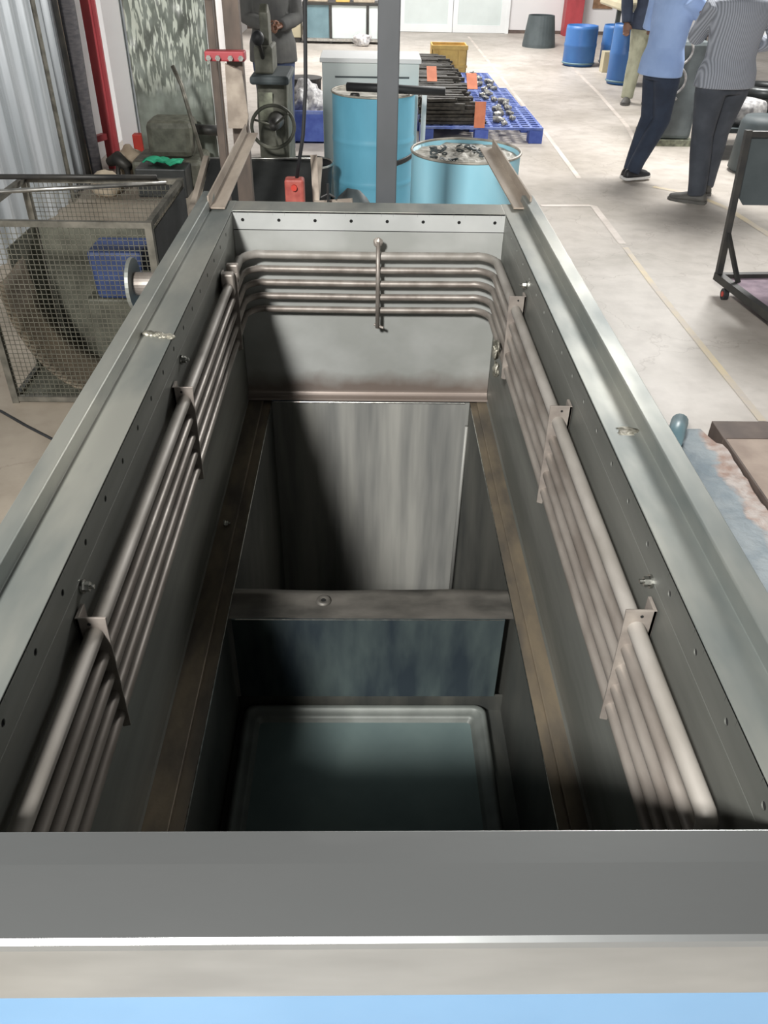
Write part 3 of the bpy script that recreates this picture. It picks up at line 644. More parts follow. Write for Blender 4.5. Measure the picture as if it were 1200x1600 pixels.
# scrap heap filling the open drum
b2 = NB(); rows = []; N1, N2 = 14, 40
for i in range(N1+1):
    rr = 0.276*i/N1; rows.append([])
    for k in range(N2):
        a = 2*PI*k/N2; x, y = 0.513+rr*math.cos(a), 4.525+rr*math.sin(a)
        rows[-1].append(b2.verts.new((x, y, 0.858+0.022*(1-i/N1)+0.012*noise.noise(Vector((x*22, y*22, 0))))))
for i in range(N1):
    for k in range(N2): b2.faces.new((rows[i][k], rows[i+1][k], rows[i+1][(k+1) % N2], rows[i][(k+1) % N2]))
tag(obj('metal_offcuts', b2, M['scrap']), 'pale grey heap of metal turnings filling the open blue drum', 'scrap metal', kind='stuff')
random.seed(5)
W0 = None
for i in range(26):
    a = random.uniform(0, 2*PI); rr = 0.17*math.sqrt(random.random()); x, y = 0.44+rr*math.cos(a), 4.49+rr*math.sin(a)*0.9
    z = 0.884-0.022*math.hypot(x-0.513, y-4.525)/0.27
    if W0 is None:
        b2 = NB(); R1, R0 = 0.021, 0.011; rg = [[b2.verts.new((q*math.cos(2*PI*k/12), q*math.sin(2*PI*k/12), zz)) for k in range(12)] for q, zz in ((R0, 0), (R0, 0.005), (R1, 0.005), (R1, 0))]
        for j in range(4):
            for k in range(12): b2.faces.new((rg[j][k], rg[j][(k+1) % 12], rg[(j+1) % 4][(k+1) % 12], rg[(j+1) % 4][k]))
        W0 = obj('steel_washer', b2, M['bin_grey']); o = W0
        tag(o, 'small dark ring shaped offcut lying on the pale heap in the open blue drum', 'washer', 'ring offcuts on the heap in the open drum')
    else:
        o = W0.copy(); COL.objects.link(o)
    o.location = (x, y, z+0.004); o.rotation_euler = (random.uniform(-.5, .5), random.uniform(-.5, .5), random.uniform(0, 3)); s_ = random.uniform(0.6, 1.1); o.scale = (s_, s_, s_)
b2 = NB(); tube(b2, [(-0.15, 6.22, 0.916), (0.05, 6.17, 0.918), (0.52, 6.09, 0.916)], 0.028, 14)
tag(obj('black_pipe', b2, M['black'], smooth=True), 'thick black pipe lying across the lid of the drum behind the post', 'pipe')

# ------------------------------------------------------------------ white topped cabinet
C_ = thing('electrical_cabinet', 'grey box cabinet with a white top behind the blue drums', 'cabinet', (0.01, 6.95, 0))
obj('cabinet_body', BX(-0.345, 0.372, 6.72, 7.12, 0.05, 1.0), M['cab_grey'], C_, bevel=0.006)
obj('cabinet_top', BX(-0.36, 0.385, 6.70, 7.14, 1.0, 1.03), M['white_paint'], C_, bevel=0.004)
obj('vent_slot', BX(-0.25, 0.30, 6.716, 6.721, 0.90, 0.912), M['bin_grey'], C_)
for x in (-0.32, 0.33): obj('foot', BX(x, x+0.03, 6.75, 7.1, 0, 0.05), M['black_metal'], C_)
b2 = NB(); beam(b2, (0.42, 6.80, 0.0), (0.425, 6.80, 0.80), 0.035); tag(obj('white_pipe_stand', b2, M['white_paint']), 'slim white upright strip standing beside the grey cabinet', 'pipe')

# ------------------------------------------------------------------ pallets in a row, parts stacked on them
def pallet(x0, x1, y0, y1, label, name='plastic_pallet'):
    T = thing(name, label, 'pallet', ((x0+x1)/2, (y0+y1)/2, 0), 0, 'blue plastic pallets in a row')
    b2 = NB(); nx, ny = 12, 11; w_ = (x1-x0); d_ = (y1-y0)
    for i in range(nx+1): xx = x0+0.015+(w_-0.03)*i/nx; box(b2, xx-0.015, xx+0.015, y0, y1, 0.125, 0.147)
    for j in range(ny+1): yy = y0+0.015+(d_-0.03)*j/ny; box(b2, x0, x1, yy-0.017, yy+0.017, 0.128, 0.150)
    obj('deck', b2, M['pallet'], T)
    for i in range(3):
        for j in range(3):
            xx = x0+(w_-0.14)*i/2; yy = y0+(d_-0.14)*j/2
            obj('block', BX(xx, xx+0.14, yy, yy+0.14, 0.0, 0.125), M['blue_plastic'], T, bevel=0.004)
    return T
pallet(0.53, 1.80, 8.98, 10.18, 'blue plastic grid pallet nearest the drums under the dark stacked parts')
pallet(0.53, 1.75, 10.22, 11.42, 'blue plastic grid pallet, middle one of the row of three')
pallet(0.53, 1.66, 11.46, 12.66, 'blue plastic grid pallet farthest away, in front of the yellow crate')
# bundles of dark forged bars, each one a layer of rods held together
random.seed(21)
names_ = ['nearest the drums', 'second from the drums', 'in the middle of the pallets', 'fourth from the drums', 'farthest back by the yellow crate']
for j in range(5):
    y0 = 9.02+j*0.72
    T = thing('parts_bundle', 'dark stack of forged metal strips on the blue pallets, '+names_[j], 'metal parts', (0.9, y0+0.3, 0.15), 0, 'dark stacks of strips on the pallets')
    for k in range(7):
        b2 = NB(); zz = 0.152+k*0.034
        for q in range(8):
            yy = y0+0.04+q*0.078+random.uniform(-.01, .01); xr_ = 1.16+random.uniform(-0.05, 0.10)-0.02*k
            beam(b2, (0.55+random.uniform(-.03, .05), yy, zz+0.016+random.uniform(0, .010)), (xr_-0.03*k*random.random(), yy+random.uniform(-.05, .05), zz+0.016+random.uniform(0, .012)), random.uniform(0.04, 0.07), 0.026)
        obj('strip_layer', b2, M['parts'], T)
random.seed(4)
first = None
for i in range(26):
    x = 1.33+random.uniform(-0.03, 0.20); y = 9.08+3.5*i/26+random.uniform(-.01, .01)
    if first is None:
        b2 = NB(); tube(b2, [(-0.055, 0, 0.03), (-0.03, 0, 0.03), (0.0, 0, 0.03), (0.055, 0, 0.03)], [0.018, 0.02, 0.030, 0.026], 10); tube(b2, [(0, -0.04, 0.03), (0, 0.04, 0.03)], 0.018, 8)
        o = obj('pipe_fitting', b2, M['parts_light']); first = o
        tag(o, 'bright small metal fitting scattered along the right edge of the dark stacks on the pallets', 'fitting', 'bright fittings scattered on the pallets')
    else: o = first.copy(); COL.objects.link(o)
    o.location = (x+0.05, y, 0.151); o.rotation_euler = (0, 0, random.uniform(0, 3.1)); s_ = random.uniform(0.7, 1.2); o.scale = (s_, s_, s_)
for nm, x, y, h, lb in (('paper_tag', 0.70, 9.98, 0.11, 'orange card tag on the dark stacks beside the grey cabinet'), ('paper_tag', 1.10, 9.52, 0.11, 'orange card tag farther back on the right edge of the dark stacks'), ('paper_tag', 1.13, 8.935, 0.11, 'orange card tag nearest the open drum, at the front corner of the stacks')):
    b2 = NB(); box(b2, -0.055, 0.055, -0.002, 0.002, 0, 0.24, rot=Matrix.Rotation(R(-60 if y > 9.0 else -8), 3, 'X'), piv=(0, 0, 0))
    o = obj(nm, b2, M['orange']); o.location = (x, y, 0.418 if y > 9.0 else 0.152); tag(o, lb, 'tag', 'orange tags on the dark stacks')
K = thing('plastic_crate', 'yellow open crate standing past the far end of the blue pallets', 'crate', (1.12, 12.95, 0))
b2 = NB(); X0, X1, Y0, Y1, H_ = 0.87, 1.36, 12.72, 13.1, 0.47
for q in ((X0, X1, Y0, Y0+0.015), (X0, X1, Y1-0.015, Y1), (X0, X0+0.015, Y0, Y1), (X1-0.015, X1, Y0, Y1)): box(b2, *q, 0.0, H_)
box(b2, X0, X1, Y0, Y1, 0, 0.02); obj('crate_body', b2, M['crate'], K, bevel=0.004)
b2 = NB(); box(b2, X0-0.01, X1+0.01, Y0-0.012, Y0, H_-0.05, H_); box(b2, X0-0.01, X1+0.01, Y0-0.012, Y0, 0.2, 0.23); box(b2, X0+0.1, X0+0.12, Y0-0.01, Y0, 0.02, H_-0.03); box(b2, X1-0.12, X1-0.1, Y0-0.01, Y0, 0.02, H_-0.03)
obj('crate_ribs', b2, M['crate'], K)

# ------------------------------------------------------------------ dark tray bin, tub and pieces right behind the tank
T = thing('steel_tray', 'dark steel trough with a bright top edge behind the far left corner of the tank', 'trough', (-0.6, 4.7, 0))
b2 = NB()
prism(b2, [(4.34, 0.49), (5.06, 0.70), (5.065, 0.70), (5.065, 0.30), (4.34, 0.30)], 'x', -0.93, -0.30); obj('tray_body', b2, M['bin_steel'], T)
obj('tray_edge', TB([(-0.935, 5.06, 0.702), (-0.295, 5.06, 0.707)], 0.006, 8), M['bright_edge'], T, smooth=True)
for x in (-0.95, -0.285):
    b2 = NB(); beam(b2, (x, 4.34, 0.53), (x, 5.05, 0.70), 0.03, 0.04); obj('side_bar', b2, M['bar'], T)
for x in (-0.93, -0.30):
    for y in (4.36, 5.03): obj('leg', BX(x-0.015, x+0.015, y-0.015, y+0.015, 0, 0.49 if y < 5 else 0.68), M['black_metal'], T)
B = thing('round_tub', 'black round tub behind the dark trough, its rim partly hidden', 'tub', (-0.42, 5.85, 0))
b2 = NB(); lathe(b2, [(0.14, 0.0), (0.17, 0.46), (0.18, 0.5), (0.172, 0.505), (0.16, 0.46), (0.13, 0.02), (0, 0.02)], -0.42, 5.85, 32); obj('tub_body', b2, M['black'], B, smooth=True)
b2 = NB(); pts = [(-0.42+0.178*math.cos(2*PI*k/32), 5.85+0.178*math.sin(2*PI*k/32), 0.503) for k in range(33)]; tube(b2, pts, 0.008, 8, cap=False); obj('tub_rim', b2, M['bright_edge'], B, smooth=True)
# dark mound with shiny bolts and a brown bracket
b2 = NB(); lump(b2, (-0.06, 4.25, 0.34), (0.20, 0.22, 0.36), 2, 0.16, 3, 3, 0.94); tag(obj('tarpaulin_heap', b2, M['bin_grey'], smooth=True), 'dark grey covered heap in front of the closed blue drum', 'heap')
A_ = thing('angle_bracket', 'brown bent bracket with a hooked pin next to the dark trough', 'bracket', (-0.19, 3.62, 0))
b2 = NB(); beam(b2, (-0.225, 3.62, 0.80), (-0.235, 3.70, 1.03), 0.028, 0.012); beam(b2, (-0.225, 3.62, 0.80), (-0.06, 3.56, 0.83), 0.012, 0.12); beam(b2, (-0.22, 3.66, 0.0), (-0.22, 3.64, 0.82), 0.04); obj('bent_plate', b2, M['bar'], A_)
b2 = NB(); tube(b2, [(-0.17, 3.55, 0.84), (-0.17, 3.55, 0.95)], 0.006, 8); tube(b2, [(-0.20, 3.55, 0.895), (-0.17, 3.55, 0.91), (-0.14, 3.55, 0.895)], 0.005, 8); obj('hooked_pin', b2, M['black_metal'], A_)
# hanging pendant
Q = thing('pendant_control', 'red push button box hanging on a black cable behind the tank', 'control pendant', (-0.27, 3.5, 0.86))
obj('cable', TB([(-0.215, 3.5, 2.2), (-0.235, 3.5, 1.62), (-0.245, 3.5, 1.32), (-0.262, 3.5, 1.15), (-0.295, 3.5, 0.985)], 0.0075, 10), M['black'], Q, smooth=True)
b2 = NB(); box(b2, -0.345, -0.265, 3.47, 3.53, 0.86, 0.985); obj('button_box', b2, M['red_dull'], Q, bevel=0.01)
b2 = NB(); tube(b2, [(-0.305, 3.468, 0.955), (-0.305, 3.455, 0.955)], 0.012, 14); obj('button', b2, M['red_bright'], Q)

# ------------------------------------------------------------------ old machine with handwheel, people behind
G = thing('lathe_machine', 'worn green grey machine with a ring handwheel behind the dark trough', 'machine', (-0.57, 5.4, 0))
b2 = NB(); prism(b2, [(5.22, 0.0), (5.22, 0.95), (5.28, 1.08), (5.62, 1.10), (5.66, 0.0)], 'x', -0.655, -0.475); obj('machine_column', b2, M['machine'], G, bevel=0.02)
obj('column_cap', BX(-0.68, -0.455, 5.16, 5.6, 1.075, 1.12), M['bin_grey'], G, bevel=0.015)
obj('paint_patch', BX(-0.64, -0.56, 5.216, 5.2185, 0.88, 1.03), M['machine_pale'], G)
b2 = NB(); box(b2, -0.655, -0.55, 5.24, 5.5, 1.12, 1.26); prism(b2, [(5.3, 1.2), (5.3, 1.42), (5.36, 1.46), (5.46, 1.4), (5.46, 1.2)], 'x', -0.62, -0.57); obj('machine_head', b2, M['machine'], G, bevel=0.01)
b2 = NB(); pts = [(-0.545+0.118*math.cos(2*PI*k/36), 5.02+0.03*math.cos(2*PI*k/36), 0.884+0.112*math.sin(2*PI*k/36)) for k in range(37)]
tube(b2, pts, 0.010, 10, cap=False); hw_ = obj('handwheel', b2, M['machine'], G, smooth=True)
b2 = NB(); tube(b2, [(-0.545, 5.02, 0.884), (-0.545, 5.10, 0.884), (-0.545, 5.23, 0.884)], [0.02, 0.035, 0.05], 20); obj('wheel_hub', b2, M['black_metal'], hw_, smooth=True)
b2 = NB()
for an in (40, 160, 280): tube(b2, [(-0.545, 5.05, 0.884), (-0.545+0.115*math.cos(R(an)), 5.02, 0.884+0.11*math.sin(R(an)))], 0.006, 8)
obj('wheel_spoke', b2, M['machine'], hw_, smooth=True)
b2 = NB(); lump(b2, (-0.615, 5.15, 1.31), (0.035, 0.035, 0.038), 1, 0.02, 3); kb = obj('knob', b2, M['black'], G, smooth=True)
b2 = NB(); tube(b2, [(-0.612, 5.17, 1.29), (-0.605, 5.25, 1.20)], 0.012, 8); obj('knob_stem', b2, M['black_metal'], G)

H = thing('hoist_column', 'brown upright steel channel with bolted clamps behind the far left corner of the tank', 'column', (-0.60, 4.12, 0))
b2 = NB(); prism(b2, [(-0.635, 4.10), (-0.565, 4.10), (-0.565, 4.16), (-0.572, 4.16), (-0.572, 4.107), (-0.628, 4.107), (-0.628, 4.16), (-0.635, 4.16)], 'z', 0.0, 2.3); obj('channel', b2, M['rust'], H)
obj('rear_upright', BX(-0.735, -0.70, 4.25, 4.29, 0, 2.3), M['rust'], H, bevel=0.003)
cb_ = obj('cross_clamp', BX(-0.72, -0.545, 4.03, 4.10, 1.335, 1.375), M['red'], H, bevel=0.006)
for x in (-0.70, -0.66, -0.605, -0.56):
    obj('clamp_bolt', TB([(x, 4.03, 1.35), (x, 4.012, 1.35)], 0.012, 6), M['bolt'], cb_)
obj('top_clamp', BX(-0.75, -0.60, 4.05, 4.12, 1.62, 1.66), M['red'], H, bevel=0.006)
b2 = NB(); prism(b2, [(-0.64, 1.07), (-0.56, 1.07), (-0.545, 1.12), (-0.56, 1.30), (-0.63, 1.33)], 'y', 4.01, 4.03); obj('gusset_plate', b2, M['bar'], H)

# ------------------------------------------------------------------ people
def person(name, label, loc, rz, shirt, trousers, shoes, pose, h=1.70, stripe=False, sole=None):
    """local frame: faces +Y, feet at the origin. pose holds ankles, knees, hips, shoulders, elbows, wrists"""
    T = thing(name, label, 'person', loc, rz)
    P = dict(hipL=(-0.085, 0, 0.92), hipR=(0.085, 0, 0.92), kneeL=(-0.095, 0.015, 0.49), kneeR=(0.095, 0.015, 0.49), ankL=(-0.10, -0.02, 0.085), ankR=(0.10, -0.02, 0.085),
             shL=(-0.185, 0, 1.40), shR=(0.185, 0, 1.40), elL=(-0.24, -0.02, 1.12), elR=(0.24, -0.02, 1.12), wrL=(-0.24, 0.08, 0.88), wrR=(0.24, 0.08, 0.88),
             head=(0, 0.02, 1.60), lean=(0, 0), toeL=0, toeR=0)
    P.update(pose); V = {k: Vector(v) for k, v in P.items() if isinstance(v, tuple) and len(v) == 3}
    lx, ly = P['lean']
    def tors(g=0.0, z0=0.86, z1=1.46):
        base = [(0.86, 0.160, 0.115), (0.95, 0.158, 0.112), (1.04, 0.145, 0.105), (1.14, 0.148, 0.108), (1.25, 0.162, 0.118), (1.34, 0.172, 0.115), (1.41, 0.160, 0.095), (1.455, 0.100, 0.07)]
        out = []
        for z, rx, ry in base:
            if z0-1e-6 <= z <= z1+1e-6:
                k = (z-0.9)/0.55; out.append((lx*k, ly*k, z, rx+g, ry+g))
        return out
    def leg(b2, s, g=0.0, low=0.0):
        hp, kn, an = V['hip'+s], V['knee'+s], V['ank'+s]
        pts = [hp+Vector((0, 0, 0.03)), hp.lerp(kn, 0.3), hp.lerp(kn, 0.75), kn, kn.lerp(an, 0.3), kn.lerp(an, 0.8), an+Vector((0, 0, low))]
        tube(b2, pts, [0.092+g, 0.088+g, 0.066+g, 0.058+g, 0.058+g, 0.042+g*1.4, 0.036+g*1.6], 16)
    def arm(b2, s, g=0.0, upto='wr'):
        a, e, w_ = V['sh'+s], V['el'+s], V['wr'+s]
        pts = [a, a.lerp(e, 0.4), e, e.lerp(w_, 0.35), w_] if upto == 'wr' else [a, a.lerp(e, 0.4), a.lerp(e, 0.95)]
        rr = [0.056+g, 0.048+g, 0.040+g, 0.040+g, 0.027+g][:len(pts)] if upto == 'wr' else [0.060+g, 0.052+g, 0.050+g]
        tube(b2, pts, rr, 14)
    # body
    b2 = NB(); ell(b2, tors()); 
    for s in 'LR': leg(b2, s); arm(b2, s)
    hc = V['head']; nb_ = Vector((lx*0.95, ly*0.95, 1.44))
    tube(b2, [nb_, nb_.lerp(hc, 0.55)], [0.058, 0.052], 14)
    lump(b2, hc+Vector((0, 0, 0.02)), (0.074, 0.092, 0.105), 0, 0, 3); lump(b2, hc+Vector((0, 0.028, -0.055)), (0.052, 0.058, 0.058), 0, 0, 3)
    tube(b2, [hc+Vector((0, 0.085, 0.02)), hc+Vector((0, 0.108, -0.018)), hc+Vector((0, 0.092, -0.026))], [0.009, 0.016, 0.012], 8)
    for s in (-1, 1): lump(b2, hc+Vector((s*0.074, 0.0, 0.0)), (0.010, 0.018, 0.030), 0, 0, 2)
    tube(b2, [hc+Vector((-0.022, 0.084, -0.058)), hc+Vector((0, 0.092, -0.057)), hc+Vector((0.022, 0.084, -0.058))], 0.008, 8)
    for s, sg in (('L', -1), ('R', 1)):
        w_, e = V['wr'+s], V['el'+s]; d_ = (w_-e).normalized(); sd = d_.cross(Vector((0, 1, 0)) if abs(d_.y) < 0.8 else Vector((0, 0, 1))).normalized(); up = sd.cross(d_)
        pc = w_+d_*0.05; tube(b2, [w_-d_*0.01, w_+d_*0.03, w_+d_*0.085], [0.024, 0.036, 0.036], 12, r2=[0.02, 0.017, 0.016])
        for q, ln in ((-1.5, 0.062), (-0.5, 0.075), (0.5, 0.07), (1.5, 0.055)):
            p0 = w_+d_*0.082+sd*q*0.018; p1 = p0+d_*ln*0.5+up*0.004; p2 = p1+d_*ln*0.32-up*0.016*(-1); p3 = p2+d_*ln*0.1+up*0.018
            tube(b2, [p0-d_*0.012, p1, p2, p3], [0.0095, 0.009, 0.0085, 0.007], 8)
        tube(b2, [w_+d_*0.02-sd*0.026*sg, w_+d_*0.05-sd*0.046*sg, w_+d_*0.078-sd*0.050*sg+up*0.008], [0.012, 0.0105, 0.008], 8)
    body = remeshed('body', b2, M['skin'], T, 0.0065, 4)
    for s in (-1, 1):
        b2 = NB(); lump(b2, hc+Vector((s*0.031, 0.084, 0.012)), (0.011, 0.008, 0.009), 0, 0, 2); ey = obj('eye', b2, M['eye'], T, smooth=True, local=True)
        b2 = NB(); lump(b2, hc+Vector((s*0.031, 0.0905, 0.012)), (0.005, 0.003, 0.005), 0, 0, 2); obj('pupil', b2, M['hair'], ey, smooth=True, local=True)
    b2 = NB(); lump(b2, hc+Vector((0, -0.014, 0.036)), (0.082, 0.092, 0.104), 4, 0.03, 3, 6)
    for v in b2.verts:
        if v.co.y > hc.y+0.05 and v.co.z < hc.z+0.07: v.co.y = hc.y+0.05
        if v.co.z < hc.z-0.045: v.co.z = hc.z-0.045
    obj('hair', b2, M['hair'], T, smooth=True, local=True)
    b2 = NB()
    sec = [(z_[0]+0, z_[1]+0, z_[2], z_[3], z_[4]) for z_ in tors(0.016, 0.86, 1.455)]
    sec = [(sec[0][0], sec[0][1], 0.80 if P.get('hem') is None else P['hem'], sec[0][3]+0.040, sec[0][4]+0.030)]+[(a, b__, z, rx+(0.032 if z < 1.0 else 0.014), ry+(0.026 if z < 1.0 else 0.012)) for a, b__, z, rx, ry in sec[1:-1]]+[sec[-1]]
    ell(b2, sec, 28)
    for s in 'LR': arm(b2, s, 0.020, P.get('sleeve', 'wr'))
    if P.get('sleeve', 'wr') == 'wr': pass
    sh = remeshed('shirt', b2, M[shirt], T, 0.009, 3)
    b2 = NB(); ell(b2, [(0, 0, 0.80, 0.150, 0.115), (0, 0, 0.88, 0.170, 0.124), (0, 0, 0.98, 0.152, 0.112)], 24)
    for s in 'LR': leg(b2, s, 0.017, -0.03)
    remeshed('trousers', b2, M[trousers], T, 0.010, 4)
    for s in 'LR':
        a = V['ank'+s]; rot = Matrix.Rotation(P['toe'+s], 3, 'Z'); z0 = a.z-0.085
        b2 = NB(); pr = []
        for yy, wd, hh in ((-0.075, 0.026, 0.050), (-0.06, 0.036, 0.070), (0.0, 0.040, 0.080), (0.05, 0.042, 0.066), (0.11, 0.047, 0.048), (0.165, 0.040, 0.036), (0.19, 0.024, 0.026)):
            pr.append([b2.verts.new(Vector(a)*0+Vector((a.x, a.y, z0))+rot @ Vector((math.cos(t2)*wd, yy, 0.018+max(0, math.sin(t2))*hh+min(0, math.sin(t2))*0.004))) for t2 in [2*PI*k/14 for k in range(14)]])
        for i in range(len(pr)-1):
            for k in range(14): b2.faces.new((pr[i][k], pr[i][(k+1) % 14], pr[i+1][(k+1) % 14], pr[i+1][k]))
        b2.faces.new(pr[0][::-1]); b2.faces.new(pr[-1])
        so = obj('shoe', b2, M[shoes], T, smooth=True, local=True)
        b2 = NB(); A1 = []
        for zz in (0.0, 0.022):
            A1.append([b2.verts.new(Vector((a.x, a.y, z0))+rot @ Vector((x*1.06, y, zz))) for x, y in ((-0.028, -0.080), (0.028, -0.080), (0.040, -0.04), (0.040, 0.03), (0.049, 0.11), (0.040, 0.17), (0.018, 0.198), (-0.018, 0.198), (-0.040, 0.17), (-0.049, 0.11), (-0.040, 0.03), (-0.040, -0.04))])
        b2.faces.new(A1[0]); b2.faces.new(A1[1][::-1])
        for k in range(12): b2.faces.new((A1[0][k], A1[1][k], A1[1][(k+1) % 12], A1[0][(k+1) % 12]))
        obj('sole', b2, M[sole or 'sole'], so, local=True)
    return T
# pale blue shirt, walking to the right, legs together as seen from here
person('person', 'person in a pale blue shirt and navy trousers, legs together and one forearm raised', (2.46, 7.65, 0), R(-68), 'shirt_blue', 'trouser_navy', 'shoe',
       dict(hipL=(-0.075, 0.02, 0.90), hipR=(0.075, 0.02, 0.90), kneeL=(-0.06, 0.03, 0.49), kneeR=(0.07, 0.06, 0.49), ankL=(-0.05, -0.08, 0.085), ankR=(0.06, -0.14, 0.10), lean=(0, 0.03),
            elL=(-0.25, 0.02, 1.13), wrL=(-0.17, 0.24, 1.22), elR=(0.22, 0.20, 1.24), wrR=(0.17, 0.36, 1.42), sleeve='el', hem=0.83))
person('person', 'person in a grey striped shirt and charcoal trousers seen from behind near the trolley', (2.78, 7.02, 0), R(14), 'shirt_stripe', 'trouser_grey', 'shoe_grey',
       dict(ankL=(-0.09, -0.12, 0.085), ankR=(0.11, 0.10, 0.085), kneeL=(-0.09, -0.02, 0.49), kneeR=(0.10, 0.08, 0.49), toeL=R(42), toeR=R(-10), hipL=(-0.095, 0, 0.92), hipR=(0.095, 0, 0.92),
            shL=(-0.17, 0.02, 1.40), shR=(0.20, 0, 1.40), elL=(-0.17, 0.19, 1.16), wrL=(-0.06, 0.34, 1.24), elR=(0.31, -0.02, 1.15), wrR=(0.24, 0.20, 1.08), sleeve='wr', hem=0.84), sole='shoe_grey').scale = (1.16, 1.08, 1.0)
person('person', 'person in khaki trousers and a dark top farther back behind the pale blue shirt', (3.46, 11.45, 0), R(160), 'dark_cloth', 'khaki', 'shoe_grey',
       dict(ankL=(-0.10, -0.06, 0.085), ankR=(0.11, 0.05, 0.085), elR=(0.28, 0.0, 1.13), sleeve='wr', hem=0.82), sole='shoe_grey').scale = (1.2, 1.2, 1.0)
person('person', 'person in a dark grey shirt and blue jeans behind the handwheel machine', (-0.86, 8.3, 0), R(190), 'grey_cloth', 'jeans', 'shoe',
       dict(elL=(-0.22, 0.06, 1.14), wrL=(-0.06, 0.24, 1.10), elR=(0.22, 0.06, 1.14), wrR=(0.06, 0.24, 1.10), sleeve='wr', hem=0.80))

# ------------------------------------------------------------------ far end of the hall
BE = thing('work_bench', 'long dark framed bench with teal and grey side panels at the far wall', 'bench', (-0.55, 17.2, 0))
b2 = NB()
for x in (-1.2, -0.72, -0.05, 0.16): box(b2, x, x+0.05, 16.98, 17.03, 0.0, 0.62); box(b2, x, x+0.05, 17.6, 17.65, 0.0, 0.62)
box(b2, -1.2, 0.21, 16.97, 17.65, 0.60, 0.64); obj('frame', b2, M['black_metal'], BE)
obj('lower_shelf', BX(-1.2, 0.21, 16.95, 17.65, 0.04, 0.08), M['bright_edge'], BE)
obj('side_panel', BX(-1.15, -0.72, 17.0, 17.02, 0.09, 0.60), M['teal'], BE); obj('side_panel', BX(-0.67, 0.16, 17.0, 17.02, 0.09, 0.60), M['cab_grey'], BE, label='grey side panel')
CP = thing('cream_cupboard', 'tall cream cupboard at the far left beside the bench', 'cupboard', (-1.45, 17.3, 0))
obj('cupboard_body', BX(-1.65, -1.24, 17.05, 17.5, 0.08, 1.8), M['cream'], CP, bevel=0.01); obj('plinth', BX(-1.63, -1.26, 17.07, 17.48, 0, 0.08), M['black_metal'], CP)
tag(obj('white_bag', lump(NB(), (-0.12, 16.7, 0.09), (0.16, 0.1, 0.10), 3, 0.3, 3, 4, 0.9), M['bag'], smooth=True), 'small white crumpled bag on the floor below the far bench', 'bag')
for i, (x0, x1, hh) in enumerate(((-1.1, -0.75, 0.30), (-0.6, -0.35, 0.36), (-0.28, 0.1, 0.26))):
    tag(obj('cardboard_box', BX(x0, x1, 17.1, 17.5, 0.641, 0.641+hh), M['crate' if i == 1 else 'sack'], bevel=0.005), ['wide beige carton at the left end of the far bench', 'tan carton in the middle of the far bench', 'beige carton at the right end of the far bench'][i], 'box', 'cartons on the far bench')
b2 = NB(); lathe(b2, [(0.30, 0.0), (0.30, 0.05), (0.235, 0.50), (0.22, 0.50), (0.27, 0.05)], 3.14, 17.1, 28); bn = obj('waste_bin', b2, M['bin_grey']); tag(bn, 'slate grey bin standing upside down by the far white wall', 'bin')
RC = obj('red_column', BX(3.95, 4.30, 18.9, 19.2, 0, 3.4), M['red']); tag(RC, 'dark red painted steel column against the far wall', 'column')
tag(obj('notice_board', BX(4.55, 4.95, 19.22, 19.248, 0.46, 1.1), M['picture'], bevel=0.003), 'small brown notice on the far wall right of the red column', 'notice')
def blue_drum(x, y, r, h, label):
    T = thing('plastic_drum', label, 'drum', (x, y, 0), 0, 'dark blue plastic drums at the far right')
    b2 = NB(); lathe(b2, [(0, 0), (r*0.9, 0), (r*0.98, 0.03), (r, 0.08), (r, h*0.45), (r*1.03, h*0.5), (r*1.03, h*0.54), (r, h*0.58), (r, h-0.05), (r*0.97, h), (r*0.93, h), (r*0.92, h-0.06), (0, h-0.06)], x, y, 32); obj('shell', b2, M['drum_dark'], T, smooth=True)
    b2 = NB(); tube(b2, [(x+r*1.005*math.cos(2*PI*k/32), y+r*1.005*math.sin(2*PI*k/32), 0.045) for k in range(33)], 0.012, 8, cap=False); obj('base_ring', b2, M['teal'], T, smooth=True)
blue_drum(3.38, 14.75, 0.25, 0.56, 'blue plastic drum, leftmost and next to the red column')
blue_drum(3.98, 14.9, 0.22, 0.56, 'blue plastic drum half hidden behind the small pale box')
blue_drum(3.62, 12.98, 0.20, 0.74, 'tall blue plastic drum nearest the person in khaki trousers')
tag(obj('pale_box', BX(3.60, 3.80, 14.0, 14.2, 0, 0.28), M['cream'], bevel=0.005), 'small pale box on the floor between the blue plastic drums', 'box')
CV = thing('pale_table', 'pale grey long table with thick top above the blue drums', 'table', (4.1, 13.6, 0))
obj('table_top', BX(3.55, 4.9, 13.2, 14.6, 0.86, 0.98), M['cream'], CV, bevel=0.03)
for x, y in ((3.62, 13.3), (3.80, 14.4), (4.8, 13.3), (4.8, 14.5)): obj('leg', BX(x, x+0.06, y, y+0.06, 0, 0.86), M['bin_grey'], CV)
# blue crate with film-wrapped goods left of the cabinet
CR = thing('blue_crate', 'blue plastic crate on the floor left of the grey cabinet', 'crate', (-0.62, 9.2, 0))
b2 = NB(); X0, X1, Y0, Y1, H_ = -0.95, -0.34, 8.85, 9.6, 0.30
for q in ((X0, X1, Y0, Y0+0.02), (X0, X1, Y1-0.02, Y1), (X0, X0+0.02, Y0, Y1), (X1-0.02, X1, Y0, Y1)): box(b2, *q, 0.0, H_)
box(b2, X0, X1, Y0, Y1, 0, 0.02); obj('crate_body', b2, M['blue_plastic'], CR, bevel=0.004)
obj('crate_rim', (lambda b3: [box(b3, X0-0.01, X1+0.01, Y0-0.01, Y0, H_-0.03, H_)] and b3)(NB()), M['pallet'], CR)
tag(obj('plastic_bag', lump(NB(), (-0.64, 9.22, 0.30), (0.20, 0.24, 0.20), 6, 0.22, 4, 5), M['bag'], smooth=True), 'crumpled clear film bag of goods sitting in the blue crate', 'bag')
